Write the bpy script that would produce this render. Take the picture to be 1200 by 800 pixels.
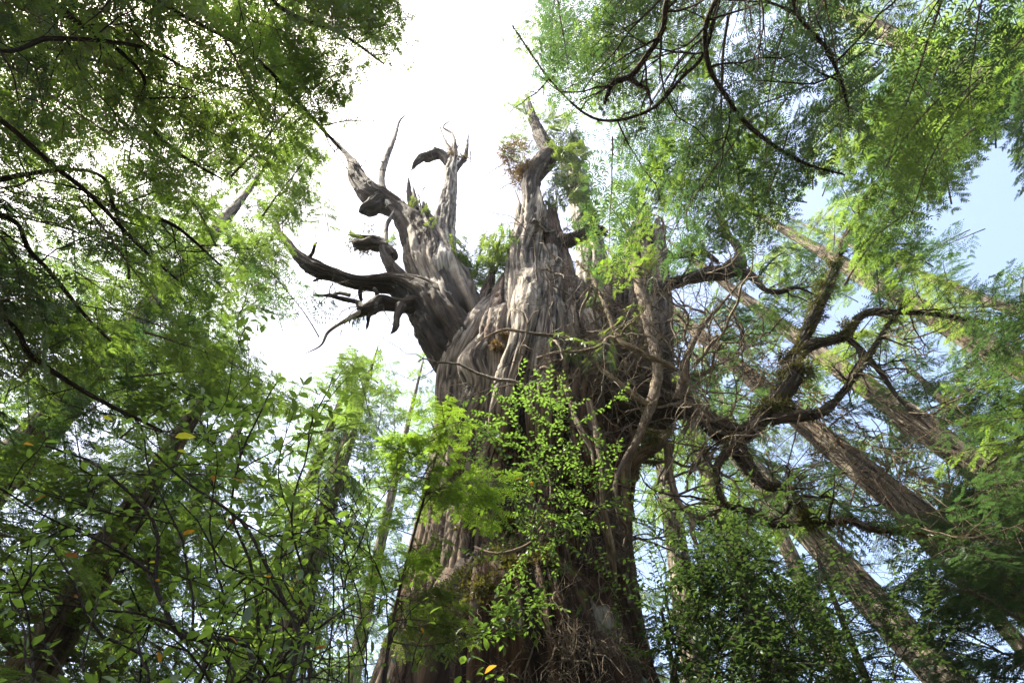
import bpy, math, random
import numpy as np
from mathutils import Vector, Matrix

for o in list(bpy.data.objects):
    bpy.data.objects.remove(o)
SC = bpy.context.scene
COL = SC.collection

# ------------------------------------------------------------------ camera
FPX, PITCH, CAM = 700.0, math.radians(54), Vector((0, 0, 1.6))
cd = bpy.data.cameras.new("camera")
cd.sensor_width = 36
cd.lens = 36 * FPX / 1200
cd.clip_end = 2000
cd.clip_start = 0.05
cam = bpy.data.objects.new("camera", cd)
cam.location = CAM
cam.rotation_euler = (math.pi / 2 + PITCH, 0, 0)
COL.objects.link(cam)
SC.camera = cam

# ------------------------------------------------------------------ light
SUN = Vector((-0.54, -0.05, 1.0)).normalized()
w = bpy.data.worlds.new("World")
SC.world = w
w.use_nodes = True
nt = w.node_tree
bg = nt.nodes["Background"]
sky = nt.nodes.new("ShaderNodeTexSky")
sky.sky_type = 'NISHITA'
sky.sun_disc = False
sky.sun_elevation = math.asin(SUN.z)
sky.sun_rotation = math.atan2(SUN.x, SUN.y)
sky.air_density = 1.0
sky.dust_density = 5.0
sky.ozone_density = 1.0
nt.links.new(sky.outputs[0], bg.inputs[0])
bg.inputs[1].default_value = 0.12
sd = bpy.data.lights.new("sun", 'SUN')
sd.energy = 4.8
sd.angle = math.radians(0.5)
sd.color = (1.0, 0.91, 0.74)
so = bpy.data.objects.new("sun", sd)
so.rotation_euler = SUN.to_track_quat('Z', 'Y').to_euler()
so.location = (0, 0, 60)
COL.objects.link(so)
SC.view_settings.view_transform = 'Standard'
SC.view_settings.look = 'None'
SC.view_settings.gamma = 1
SC.view_settings.exposure = 2.2
SC.cycles.max_bounces = 6
SC.cycles.diffuse_bounces = 4
SC.cycles.glossy_bounces = 2
SC.cycles.transmission_bounces = 4
SC.cycles.use_denoising = True
SC.cycles.denoising_prefilter = 'NONE'
SC.cycles.sample_clamp_indirect = 8

# ------------------------------------------------------------------ view geometry (a pixel of the 1200x800 photograph to a place)
FWD = Vector((0, math.cos(PITCH), math.sin(PITCH)))
UP = Vector((0, -math.sin(PITCH), math.cos(PITCH)))
RIGHT = Vector((1, 0, 0))


def ray(px, py):
    return FWD + RIGHT * ((px - 600) / FPX) + UP * ((400 - py) / FPX)


def at(px, py, Y):
    r = ray(px, py)
    return CAM + r * (Y / r.y)


def at_r(px, py, d):
    return CAM + ray(px, py).normalized() * d


def depth(p):
    return (p - CAM).dot(FWD)


def proj(p):
    d = p - CAM
    z = d.dot(FWD)
    if z < 0.05:
        return None
    return (600 + FPX * d.x / z, 400 - FPX * d.dot(UP) / z)


def in_poly(p, poly):
    x, y = p
    c = False
    j = len(poly) - 1
    for i in range(len(poly)):
        xi, yi = poly[i]
        xj, yj = poly[j]
        if (yi > y) != (yj > y) and x < (xj - xi) * (y - yi) / (yj - yi) + xi:
            c = not c
        j = i
    return c


# clearings of the canopy: directions that no bough of the forest reaches into
GAPS = [
    [(478, -60), (640, -60), (585, 60), (600, 125), (660, 150), (640, 250), (560, 330), (520, 420), (500, 350), (440, 380), (350, 435),
     (285, 425), (275, 380), (325, 335), (395, 245), (378, 205), (432, 130), (512, 70)],
    [(1100, 195), (1135, 160), (1180, 205), (1260, 215), (1260, 295), (1150, 295), (1108, 245)],
]

# ------------------------------------------------------------------ mesh helpers


def V3(a):
    return np.array((a.x, a.y, a.z))


def mesh_from(name, verts, faces, smooth=False):
    """faces: (n,3) or (n,4) index array"""
    me = bpy.data.meshes.new(name)
    verts = np.asarray(verts, dtype=np.float32)
    faces = np.asarray(faces, dtype=np.int32)
    n, k = faces.shape
    me.vertices.add(len(verts))
    me.vertices.foreach_set("co", verts.ravel())
    me.loops.add(n * k)
    me.loops.foreach_set("vertex_index", faces.ravel())
    me.polygons.add(n)
    me.polygons.foreach_set("loop_start", np.arange(0, n * k, k, dtype=np.int32))
    if smooth:
        me.polygons.foreach_set("use_smooth", np.ones(n, dtype=bool))
    me.update(calc_edges=True)
    return me


def fattr(me, name, vals):
    a = me.attributes.new(name, 'FLOAT', 'POINT')
    a.data.foreach_set("value", np.asarray(vals, dtype=np.float32))


def vattr(me, name, vals):
    a = me.attributes.new(name, 'FLOAT_VECTOR', 'POINT')
    a.data.foreach_set("vector", np.asarray(vals, dtype=np.float32).ravel())


def link(name, me, mat=None, parent=None, kind=None):
    o = bpy.data.objects.new(name, me)
    COL.objects.link(o)
    if mat is not None and me is not None and not len(me.materials):
        me.materials.append(mat)
    if parent is not None:
        o.parent = parent
        o.matrix_parent_inverse = Matrix.Translation(-ORIGIN.get(parent.name, Vector((0, 0, 0))))
    if kind:
        o["kind"] = kind
    return o


ORIGIN = {}


def thing(name, label, cat, loc, group=None):
    o = bpy.data.objects.new(name, None)
    o.empty_display_size = 0.2
    o.location = loc
    COL.objects.link(o)
    o["label"] = label
    o["category"] = cat
    if group:
        o["group"] = group
    ORIGIN[o.name] = Vector(loc)
    return o


def _hash(ix, iy, iz, seed):
    h = (ix.astype(np.int64) * 374761393 + iy.astype(np.int64) * 668265263 + iz.astype(np.int64) * 2147483647 + seed * 974634777) & 0xFFFFFFFF
    h = ((h ^ (h >> 13)) * 1274126177) & 0xFFFFFFFF
    h = (h ^ (h >> 16)) & 0xFFFFFF
    return h / float(0xFFFFFF)


def vnoise(p, seed=0):
    i = np.floor(p).astype(np.int64)
    f = p - i
    f = f * f * f * (f * (f * 6 - 15) + 10)
    out = np.zeros(len(p))
    for dx in (0, 1):
        wx = f[:, 0] if dx else 1 - f[:, 0]
        for dy in (0, 1):
            wy = f[:, 1] if dy else 1 - f[:, 1]
            for dz in (0, 1):
                wz = f[:, 2] if dz else 1 - f[:, 2]
                out += wx * wy * wz * _hash(i[:, 0] + dx, i[:, 1] + dy, i[:, 2] + dz, seed)
    return out * 2 - 1


def fbm(p, seed=0, octaves=3):
    s, a, t = 0, 1.0, 0
    for k in range(octaves):
        s = s + a * vnoise(p * (2.03 ** k), seed + 17 * k)
        t += a
        a *= 0.5
    return s / t


def spline(pts, rad, n):
    """Catmull-Rom through pts; n samples about even in arc length"""
    P = np.array([V3(p) if isinstance(p, Vector) else np.array(p) for p in pts], dtype=float)
    R = np.array(rad, dtype=float)
    A = np.c_[P, R]
    A = np.vstack([2 * A[0] - A[1], A, 2 * A[-1] - A[-2]])
    m = 24
    out = []
    for i in range(1, len(A) - 2):
        t = np.linspace(0, 1, m, endpoint=False)[:, None]
        a, b, c, d = A[i - 1], A[i], A[i + 1], A[i + 2]
        out.append(0.5 * ((2 * b) + (-a + c) * t + (2 * a - 5 * b + 4 * c - d) * t ** 2 + (-a + 3 * b - 3 * c + d) * t ** 3))
    out.append(A[-2][None])
    Q = np.vstack(out)
    s = np.r_[0, np.cumsum(np.linalg.norm(np.diff(Q[:, :3], axis=0), axis=1))]
    u = np.linspace(0, s[-1], n)
    Z = np.stack([np.interp(u, s, Q[:, k]) for k in range(4)], 1)
    return Z[:, :3], np.maximum(Z[:, 3], 1e-4), u


def frames(P):
    T = np.gradient(P, axis=0)
    T /= np.linalg.norm(T, axis=1)[:, None] + 1e-9
    ref = np.array((0.0, -1.0, 0.0))
    if abs(T[0] @ ref) > 0.9:
        ref = np.array((1.0, 0.0, 0.0))
    N = np.zeros_like(P)
    v = ref - T[0] * (ref @ T[0])
    N[0] = v / np.linalg.norm(v)
    for i in range(1, len(P)):
        v = N[i - 1] - T[i] * (N[i - 1] @ T[i])
        N[i] = v / (np.linalg.norm(v) + 1e-9)
    return T, N, np.cross(T, N)


def bark_tube(name, pts, rad, nth, nz, amps, seed, parent, mat, silver=0.5, twist=0.0, hf=1.0, closed_tip=True, silver_fn=None, rfn=None, jag=0.0, knob=.12):
    """A fluted, fissured woody tube. amps = (flutes, ridges, fibre) in metres at the thick end's radius."""
    P, R, s = spline(pts, rad, nz)
    T, N, B = frames(P)
    th = np.linspace(0, 2 * math.pi, nth, endpoint=False)
    TH, S = np.meshgrid(th, s)
    RR = np.repeat(R[:, None], nth, 1)
    ang = TH + twist * S
    Rm = float(R.max())
    c, si = np.cos(ang), np.sin(ang)
    q = np.stack([c.ravel() * Rm, si.ravel() * Rm, S.ravel()], 1)
    wob = fbm(q * np.array((.9, .9, .35)) * hf, seed + 5, 2)[:, None] * np.array((.22, .22, .5)) / hf
    q2 = q + wob
    f1 = fbm(q2 * np.array((1.1, 1.1, .10)) * hf, seed, 2)
    # cords of wood with sharp creases between them, in four sizes, and loose strips
    b2 = np.abs(fbm(q2 * np.array((2.4, 2.4, .10)) * hf, seed + 31, 2))
    b3 = np.abs(fbm(q2 * np.array((7.0, 7.0, .26)) * hf, seed + 77, 2))
    b4 = np.abs(fbm(q2 * np.array((17, 17, .6)) * hf, seed + 55, 2))
    lump = fbm(q * np.array((1.6, 1.6, 1.3)) * hf, seed + 91, 3)
    strip = np.clip(fbm(q2 * np.array((5.5, 5.5, .35)) * hf, seed + 13, 3) * 6, -1, 1)
    cord = lambda b: np.minimum(1, b * 3.2) ** .65 - .6
    k = (RR / Rm).ravel() ** 0.8
    d = (f1 * amps[0] + cord(b2) * amps[1] + cord(b3) * amps[2] * 1.3 + cord(b4) * amps[2] * .7 + strip * amps[2] * .45 + lump * amps[0] * knob) * k
    rr = np.maximum(RR.ravel() + d, RR.ravel() * .25).reshape(nz, nth)
    if rfn is not None:
        rr = rr * rfn(TH, S / s[-1])
    X = P[:, None, :] + rr[..., None] * (np.cos(TH)[..., None] * N[:, None, :] + np.sin(TH)[..., None] * B[:, None, :])
    if jag:
        jn = fbm(np.stack([np.cos(th) * 1.6, np.sin(th) * 1.6, np.zeros(nth)], 1), seed + 3, 3) + .6 * vnoise(np.stack([np.cos(th) * 6, np.sin(th) * 6, np.zeros(nth)], 1), seed + 4)
        X = X + (np.clip((S / s[-1] - .6) / .4, 0, 1) ** 1.5)[..., None] * (jn * jag)[None, :, None] * T[:, None, :]
    verts = X.reshape(-1, 3)
    a = np.arange(nz - 1)[:, None] * nth
    j = np.arange(nth)[None]
    j1 = (j + 1) % nth
    faces = np.stack([a + j, a + j1, a + nth + j1, a + nth + j], -1).reshape(-1, 4)
    me = mesh_from(name, verts, faces, True)
    vattr(me, "bark", q2)
    fis = np.clip(1 - b2 * 4.5, 0, 1) * .55 + np.clip(1 - b3 * 4, 0, 1) * .35 + np.clip(1 - b4 * 4, 0, 1) * .18
    fattr(me, "fissure", fis)
    sv = np.full(len(verts), silver) if silver_fn is None else silver_fn(TH.ravel(), (S / s[-1]).ravel(), verts)
    fattr(me, "silver", np.clip(sv + .55 * f1 - .08, 0, 1))
    return link(name, me, mat, parent), P, R


class Tubes:
    """many thin woody polylines as one mesh"""

    def __init__(self):
        self.v, self.f, self.b, self.n = [], [], [], 0

    def add(self, P, R, k=5):
        P = np.asarray(P, float)
        R = np.asarray(R, float)
        T, N, B = frames(P)
        th = np.arange(k) * 2 * math.pi / k
        X = P[:, None] + R[:, None, None] * (np.cos(th)[None, :, None] * N[:, None] + np.sin(th)[None, :, None] * B[:, None])
        n = len(P)
        a = self.n + np.arange(n - 1)[:, None] * k
        j = np.arange(k)[None]
        j1 = (j + 1) % k
        self.f.append(np.stack([a + j, a + j1, a + k + j1, a + k + j], -1).reshape(-1, 4))
        self.v.append(X.reshape(-1, 3))
        self.n += n * k

    def mesh(self, name, silver=0.5):
        V = np.vstack(self.v)
        me = mesh_from(name, V, np.vstack(self.f), True)
        vattr(me, "bark", V)
        fattr(me, "fissure", np.full(len(V), .4))
        fattr(me, "silver", np.full(len(V), silver))
        return me


# ------------------------------------------------------------------ materials


def new_mat(name):
    m = bpy.data.materials.new(name)
    m.use_nodes = True
    t = m.node_tree
    t.nodes.clear()
    out = t.nodes.new("ShaderNodeOutputMaterial")
    return m, t, out


def ramp(t, stops):
    r = t.nodes.new("ShaderNodeValToRGB")
    e = r.color_ramp.elements
    while len(e) < len(stops):
        e.new(0.5)
    for i, (p, c) in enumerate(stops):
        e[i].position = p
        e[i].color = (*c, 1)
    return r


def mixc(t, fac, a, b, mode='MIX'):
    m = t.nodes.new("ShaderNodeMix")
    m.data_type = 'RGBA'
    m.blend_type = mode
    for sock, val in ((m.inputs[0], fac), (m.inputs[6], a), (m.inputs[7], b)):
        if isinstance(val, (int, float)):
            sock.default_value = val
        elif isinstance(val, tuple):
            sock.default_value = (*val, 1)
        else:
            t.links.new(val, sock)
    return m.outputs[2]


def math_n(t, op, a, b=None, clamp=False):
    m = t.nodes.new("ShaderNodeMath")
    m.operation = op
    m.use_clamp = clamp
    for s, v in zip(m.inputs, (a, b)):
        if v is None:
            continue
        if isinstance(v, (int, float)):
            s.default_value = v
        else:
            t.links.new(v, s)
    return m.outputs[0]


def bark_mat(name, brown, grey, crack, moss=0.35, fibre=1.0, bump=1.0, moss_col=(.07, .075, .015)):
    m, t, out = new_mat(name)
    L = t.links.new
    at_ = t.nodes.new("ShaderNodeAttribute")
    at_.attribute_name = "bark"
    fi = t.nodes.new("ShaderNodeAttribute")
    fi.attribute_name = "fissure"
    sv = t.nodes.new("ShaderNodeAttribute")
    sv.attribute_name = "silver"
    mp = t.nodes.new("ShaderNodeMapping")
    mp.inputs["Scale"].default_value = (22 * fibre, 22 * fibre, 1.6 * fibre)
    L(at_.outputs["Vector"], mp.inputs[0])
    n1 = t.nodes.new("ShaderNodeTexNoise")
    n1.inputs["Scale"].default_value = 1
    n1.inputs["Detail"].default_value = 6
    n1.inputs["Roughness"].default_value = .65
    L(mp.outputs[0], n1.inputs["Vector"])
    mp2 = t.nodes.new("ShaderNodeMapping")
    mp2.inputs["Scale"].default_value = (2.6 * fibre, 2.6 * fibre, .7 * fibre)
    L(at_.outputs["Vector"], mp2.inputs[0])
    n2 = t.nodes.new("ShaderNodeTexNoise")
    n2.inputs["Scale"].default_value = 1
    n2.inputs["Detail"].default_value = 4
    L(mp2.outputs[0], n2.inputs["Vector"])
    # weathered grey or red brown, by the "silver" of the wood and a broad noise
    f = math_n(t, 'ADD', sv.outputs["Fac"], math_n(t, 'MULTIPLY', math_n(t, 'SUBTRACT', n2.outputs[0], .5), 1.3), True)
    base = mixc(t, f, brown, grey)
    n4 = t.nodes.new("ShaderNodeTexNoise")
    n4.inputs["Scale"].default_value = 1
    n4.inputs["Detail"].default_value = 3
    mp4 = t.nodes.new("ShaderNodeMapping")
    mp4.inputs["Scale"].default_value = (9 * fibre, 9 * fibre, .45 * fibre)
    L(at_.outputs["Vector"], mp4.inputs[0])
    L(mp4.outputs[0], n4.inputs["Vector"])
    r4 = ramp(t, [(.36, (.30, .28, .26)), (.45, (.9, .9, .9)), (.6, (1, 1, 1)), (.7, (1.3, 1.27, 1.22))])
    L(n4.outputs[0], r4.inputs[0])
    base = mixc(t, 1.0, base, r4.outputs[0], 'MULTIPLY')
    r1 = ramp(t, [(.33, (.30, .28, .26)), (.5, (.92, .92, .92)), (.68, (1.5, 1.47, 1.42))])
    L(n1.outputs[0], r1.inputs[0])
    base = mixc(t, 1.0, base, r1.outputs[0], 'MULTIPLY')
    r2 = ramp(t, [(.12, (0, 0, 0)), (.65, (1, 1, 1))])
    L(fi.outputs["Fac"], r2.inputs[0])
    base = mixc(t, math_n(t, 'MULTIPLY', r2.outputs[0], .92), base, crack)  # shade in the creases put into the colour so they look deeper
    n5 = t.nodes.new("ShaderNodeTexNoise")
    n5.inputs["Scale"].default_value = 1.7 * fibre
    n5.inputs["Detail"].default_value = 7
    n5.inputs["Roughness"].default_value = .7
    L(at_.outputs["Vector"], n5.inputs["Vector"])
    r5 = ramp(t, [(.34, (.42, .40, .38)), (.47, (.95, .95, .95)), (.6, (1.05, 1.05, 1.05))])
    L(n5.outputs[0], r5.inputs[0])
    base = mixc(t, 1.0, base, r5.outputs[0], 'MULTIPLY')
    r6 = ramp(t, [(.60, (0, 0, 0)), (.66, (1, 1, 1))])
    L(n5.outputs[0], r6.inputs[0])
    base = mixc(t, math_n(t, 'MULTIPLY', r6.outputs[0], .45), base, (.36, .36, .31))
    if moss > 0:
        g = t.nodes.new("ShaderNodeNewGeometry")
        sp = t.nodes.new("ShaderNodeSeparateXYZ")
        L(g.outputs["Normal"], sp.inputs[0])
        n3 = t.nodes.new("ShaderNodeTexNoise")
        n3.inputs["Scale"].default_value = 3.0
        n3.inputs["Detail"].default_value = 5
        L(g.outputs["Position"], n3.inputs["Vector"])
        mf = math_n(t, 'ADD', sp.outputs["Z"], math_n(t, 'MULTIPLY', math_n(t, 'SUBTRACT', n3.outputs[0], .5), 2.6))
        r3 = ramp(t, [(1 - moss, (0, 0, 0)), (min(1, 1.18 - moss), (1, 1, 1))])
        L(mf, r3.inputs[0])
        base = mixc(t, r3.outputs[0], base, moss_col)
    b = t.nodes.new("ShaderNodeBsdfPrincipled")
    L(base, b.inputs["Base Color"])
    b.inputs["Roughness"].default_value = .85
    b.inputs["Specular IOR Level"].default_value = .25
    bp = t.nodes.new("ShaderNodeBump")
    bp.inputs["Strength"].default_value = bump
    bp.inputs["Distance"].default_value = .06
    L(n1.outputs[0], bp.inputs["Height"])
    L(bp.outputs[0], b.inputs["Normal"])
    L(b.outputs[0], out.inputs[0])
    return m


def leaf_mat(name, dark, light, trans, gloss=.035, tfac=.45, hue_var=.5):
    m, t, out = new_mat(name)
    L = t.links.new
    tone = t.nodes.new("ShaderNodeAttribute")
    tone.attribute_name = "tone"
    oi = t.nodes.new("ShaderNodeObjectInfo")
    ps = t.nodes.new("ShaderNodeNewGeometry")
    nz_ = t.nodes.new("ShaderNodeTexNoise")
    nz_.inputs["Scale"].default_value = 34
    nz_.inputs["Detail"].default_value = 3
    L(ps.outputs["Position"], nz_.inputs["Vector"])
    f = math_n(t, 'ADD', math_n(t, 'MULTIPLY', tone.outputs["Fac"], 1 - hue_var * .5), math_n(t, 'MULTIPLY', oi.outputs["Random"], hue_var), True)
    f = math_n(t, 'ADD', f, math_n(t, 'MULTIPLY', math_n(t, 'SUBTRACT', nz_.outputs[0], .5), .9), True)
    c = mixc(t, f, dark, light)
    tc = mixc(t, f, tuple(x * .55 for x in trans), trans)
    d = t.nodes.new("ShaderNodeBsdfDiffuse")
    L(c, d.inputs[0])
    tr = t.nodes.new("ShaderNodeBsdfTranslucent")
    L(tc, tr.inputs[0])
    mx = t.nodes.new("ShaderNodeMixShader")
    mx.inputs[0].default_value = tfac
    L(d.outputs[0], mx.inputs[1])
    L(tr.outputs[0], mx.inputs[2])
    gl = t.nodes.new("ShaderNodeBsdfGlossy")
    gl.inputs["Roughness"].default_value = .45
    gl.inputs["Color"].default_value = (.9, .95, 1, 1)
    m2 = t.nodes.new("ShaderNodeMixShader")
    m2.inputs[0].default_value = gloss
    L(mx.outputs[0], m2.inputs[1])
    L(gl.outputs[0], m2.inputs[2])
    L(m2.outputs[0], out.inputs[0])
    return m


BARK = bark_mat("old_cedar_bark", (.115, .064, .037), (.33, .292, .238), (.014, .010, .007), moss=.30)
LOWBARK = bark_mat("shaded_red_bark", (.075, .043, .026), (.13, .10, .075), (.018, .012, .009), moss=.48)  # foliage shade over the trunk's foot is put into this darker brown
DEADWOOD = bark_mat("silver_deadwood", (.20, .165, .13), (.42, .39, .35), (.05, .04, .03), moss=.0)
LIMB = bark_mat("mossy_limb_bark", (.048, .032, .020), (.115, .092, .068), (.014, .011, .008), moss=.42, fibre=2)
TWIG = bark_mat("dry_twig", (.20, .145, .09), (.46, .38, .28), (.08, .06, .045), moss=.2, fibre=3)
TRUNK = bark_mat("conifer_bark", (.155, .110, .070), (.37, .33, .26), (.03, .022, .016), moss=.30, fibre=1.5)
STEM = bark_mat("shrub_stem_bark", (.045, .032, .024), (.12, .10, .08), (.02, .016, .012), moss=.15, fibre=4)
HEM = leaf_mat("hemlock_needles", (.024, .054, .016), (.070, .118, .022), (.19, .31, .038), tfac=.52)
HEMDARK = leaf_mat("dark_needles", (.014, .034, .016), (.038, .072, .024), (.075, .15, .038))  # darker needle green, with the shade of backlit boughs put into it
CED = leaf_mat("cedar_scale_leaves", (.034, .075, .016), (.088, .13, .026), (.23, .33, .05), tfac=.5)
YEL = leaf_mat("sunlit_cedar_fronds", (.06, .12, .014), (.12, .20, .02), (.28, .46, .04), tfac=.48)  # yellow-green fronds, the sun on them put into a brighter colour
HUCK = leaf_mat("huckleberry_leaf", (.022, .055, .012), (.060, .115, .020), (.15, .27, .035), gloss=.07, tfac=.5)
HUCKDARK = leaf_mat("shaded_huckleberry_leaf", (.014, .034, .012), (.034, .062, .017), (.06, .11, .022), gloss=.025, tfac=.4)  # shaded copy of the huckleberry leaf, shade put into the darker colour
SALAL = leaf_mat("broad_leaf_green", (.020, .055, .012), (.058, .105, .022), (.18, .30, .035), gloss=.04, tfac=.55, hue_var=.9)
LYEL = leaf_mat("broad_leaf_yellow", (.28, .30, .02), (.36, .36, .02), (.62, .62, .04), tfac=.55)
LORG = leaf_mat("broad_leaf_orange", (.32, .14, .015), (.40, .20, .02), (.6, .3, .03), tfac=.5)
LBRN = leaf_mat("broad_leaf_brown", (.14, .055, .02), (.20, .09, .03), (.26, .12, .03), tfac=.4)
MOSS = leaf_mat("moss_tuft", (.030, .034, .009), (.085, .080, .016), (.12, .12, .02), gloss=.02, tfac=.3)
OMOSS = leaf_mat("orange_dry_moss", (.10, .062, .022), (.20, .135, .05), (.22, .15, .05), gloss=.02, tfac=.3)
LICHEN = leaf_mat("hanging_lichen", (.09, .085, .055), (.20, .19, .13), (.16, .15, .1), gloss=.02, tfac=.3)

# ------------------------------------------------------------------ ground
m, t, out = new_mat("forest_floor")
n = t.nodes.new("ShaderNodeTexNoise")
n.inputs["Scale"].default_value = 1.2
n.inputs["Detail"].default_value = 8
tc = t.nodes.new("ShaderNodeTexCoord")
t.links.new(tc.outputs["Object"], n.inputs["Vector"])
r = ramp(t, [(.3, (.03, .022, .014)), (.5, (.06, .045, .025)), (.62, (.045, .055, .015)), (.8, (.10, .075, .045))])
t.links.new(n.outputs[0], r.inputs[0])
b = t.nodes.new("ShaderNodeBsdfPrincipled")
b.inputs["Roughness"].default_value = .95
t.links.new(r.outputs[0], b.inputs["Base Color"])
t.links.new(b.outputs[0], out.inputs[0])
gx = np.r_[np.linspace(-600, -40, 9)[:-1], np.linspace(-40, 40, 81), np.linspace(40, 600, 9)[1:]]
GX, GY = np.meshgrid(gx, gx)
q = np.stack([GX.ravel() * .12, GY.ravel() * .12, np.zeros(GX.size)], 1)
GZ = fbm(q, 3, 3) * .5 * np.clip(np.hypot(GX.ravel(), GY.ravel()) / 6, 0, 1) - .1
k = len(gx)
ii = (np.arange(k - 1)[:, None] * k + np.arange(k - 1)[None]).ravel()
link("ground", mesh_from("ground", np.c_[GX.ravel(), GY.ravel(), GZ], np.stack([ii, ii + 1, ii + k + 1, ii + k], 1), True), m, kind="structure")

# ------------------------------------------------------------------ foliage


def norm(a):
    return a / (np.linalg.norm(a, axis=-1, keepdims=True) + 1e-9)


def needles(starts, dirs, sides, lens, tone, rng, pairs, nl, nw, fan=.75):
    """pinnate rows of small pointed leaves along many twigs -> tri vertices"""
    n = len(starts)
    ups = norm(np.cross(dirs, sides))
    out, tn = [], []
    for p in range(pairs + 1):
        u = (p + .6) / (pairs + .6)
        for sg in ((1, -1) if p < pairs else (0,)):
            base = starts + dirs * (lens * u * (.98))[:, None]
            jit = rng.uniform(-.14, .14, (n, 1))
            d = norm(dirs * (1 if sg == 0 else .75 + .0 * jit) + sides * (sg * fan) + ups * jit)
            ln = nl * rng.uniform(.7, 1.25, (n, 1)) * (1.0 - .35 * u)
            wv = norm(np.cross(d, ups + sides * rng.uniform(-.22, .22, (n, 1)))) * nw * .5
            out.append(np.stack([base - wv, base + wv, base + d * ln], 1))
            tn.append(tone + rng.uniform(-.12, .12, n))
    return np.concatenate(out), np.concatenate(tn)


def tri_mesh(name, tris, tone):
    n = len(tris)
    me = mesh_from(name, tris.reshape(-1, 3), np.arange(n * 3).reshape(-1, 3))
    fattr(me, "tone", np.repeat(np.clip(tone, 0, 1), 3))
    return me


def make_bough(L, seed, kind):
    """one conifer bough along +X: (wood mesh, foliage mesh)"""
    rng = np.random.default_rng(seed)
    cedar = kind == 'cedar'
    lace = kind == 'lace'
    frond = kind == 'frond'
    step = {'hemlock': .105, 'cedar': .085, 'lace': .15, 'frond': .055}[kind]
    tstep = {'hemlock': .072, 'cedar': .055, 'lace': .088, 'frond': .036}[kind]
    lat = {'hemlock': .30, 'cedar': .26, 'lace': .34, 'frond': .38}[kind]
    t = np.linspace(0, 1, 14)
    wy = np.cumsum(np.cumsum(rng.normal(0, .02, 14))) * L * .22
    wy -= t * wy[-1]
    if cedar:
        z = L * (-.30 * t + .42 * t ** 2.2 - .10 * t)
    else:
        z = L * (.10 * t - .22 * t ** 2)
    axis = np.stack([t * L, wy, z], 1)
    tub = Tubes()
    r0 = (.006 + .0065 * L) * (.62 if lace else .9)
    tub.add(axis, r0 * (1 - t * .88), 5)
    A = lambda u: np.array([np.interp(u, t, axis[:, i]) for i in range(3)])
    S, D, SD, LN, TN = [], [], [], [], []
    ts = np.arange(.10, 1.0, step / L)
    for i, u in enumerate(ts):
        for sg in (1, -1):
            if rng.random() < (.36 if frond else .3 if not lace else .36):
                continue
            u1 = min(.999, u + rng.uniform(-.3, .3) * step / L)
            p = A(u1)
            tg = norm(A(min(1, u1 + .02)) - A(u1 - .02))
            l = (lat * L * (1 - u1) ** .75 * min(1, .35 + 2.2 * u1) + .10) * rng.uniform(.55, 1.15)
            an = math.radians(rng.uniform(42, 66))
            d = tg * math.cos(an) + np.array((0, sg * math.sin(an), 0)) + np.array((0, 0, rng.normal(-.12 if not cedar else -.35, .16)))
            d = norm(d)
            m = 5
            w_ = np.linspace(0, 1, m)
            bend = rng.normal(0, .10) * l
            droop = (-.22 if not cedar else -.5) * l
            side = norm(np.cross(np.array((0, 0, 1.0)), d))
            sec = p + d * (w_ * l)[:, None] + side * (bend * w_ ** 2)[:, None] + np.array((0, 0, 1)) * (droop * w_ ** 2)[:, None]
            tub.add(sec, (.0035 + .004 * l) * (1 - .8 * w_), 3)
            tone = np.clip(rng.normal(.42, .22), 0, 1)
            v = np.arange(.06, l, tstep)
            for x in v:
                uu = x / l
                pp = np.array([np.interp(uu, w_, sec[:, k]) for k in range(3)])
                tt = norm(np.array([np.interp(min(1, uu + .1), w_, sec[:, k]) - np.interp(uu - .1, w_, sec[:, k]) for k in range(3)]))
                sd = norm(np.cross(np.array((0, 0, 1.0)), tt) + rng.normal(0, .08, 3))
                for s2 in (1, -1):
                    if rng.random() < .12:
                        continue
                    a2 = math.radians(rng.uniform(35, 62))
                    dd = norm(tt * math.cos(a2) + sd * s2 * math.sin(a2) + np.array((0, 0, rng.normal(-.12 if not cedar else -.35, .09))))
                    S.append(pp)
                    D.append(dd)
                    SD.append(norm(np.cross(np.array((0, 0, 1.0)), dd) + rng.normal(0, .10, 3)))
                    LN.append((.21 if not cedar else .20) * (.45 if frond else 1) * (1 - .6 * uu) * rng.uniform(.5, 1.2) + .03)
                    TN.append(tone + .25 * uu)
    S, D, SD = np.array(S), np.array(D), np.array(SD)
    SD = norm(SD - D * np.sum(SD * D, 1)[:, None])
    LN, TN = np.array(LN), np.array(TN)
    pr, nl, nw = {'hemlock': (5, .050, .021), 'cedar': (5, .044, .022), 'lace': (4, .054, .020), 'frond': (4, .026, .014)}[kind]
    tris, tn = needles(S, D, SD, LN, TN, rng, pr, nl, nw, 1.0 if not cedar else .7)
    return tub.mesh("bough", .35), tri_mesh("foliage", tris, tn)


BOUGHS = {}
for kind, Ls in (('hemlock', (1.1, 2.0, 3.2)), ('cedar', (1.3, 2.4)), ('lace', (1.6, 2.8)), ('frond', (.7,))):
    for L in Ls:
        BOUGHS[(kind, L)] = [make_bough(L, int(L * 100) + 7 * i + len(kind), kind) for i in range(2)]
MATMESH = {}


def bough_pair(kind, L, i, mat):
    key = (kind, L, i, mat.name)
    if key not in MATMESH:
        wd, fo = BOUGHS[(kind, L)][i]
        wd = wd.copy() if len(wd.materials) else wd
        fo = fo.copy() if len(fo.materials) else fo
        wd.materials.clear()
        fo.materials.clear()
        wd.materials.append(TRUNK if kind != 'cedar' else LIMB)
        fo.materials.append(mat)
        MATMESH[key] = (wd, fo)
    return MATMESH[key]


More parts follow.
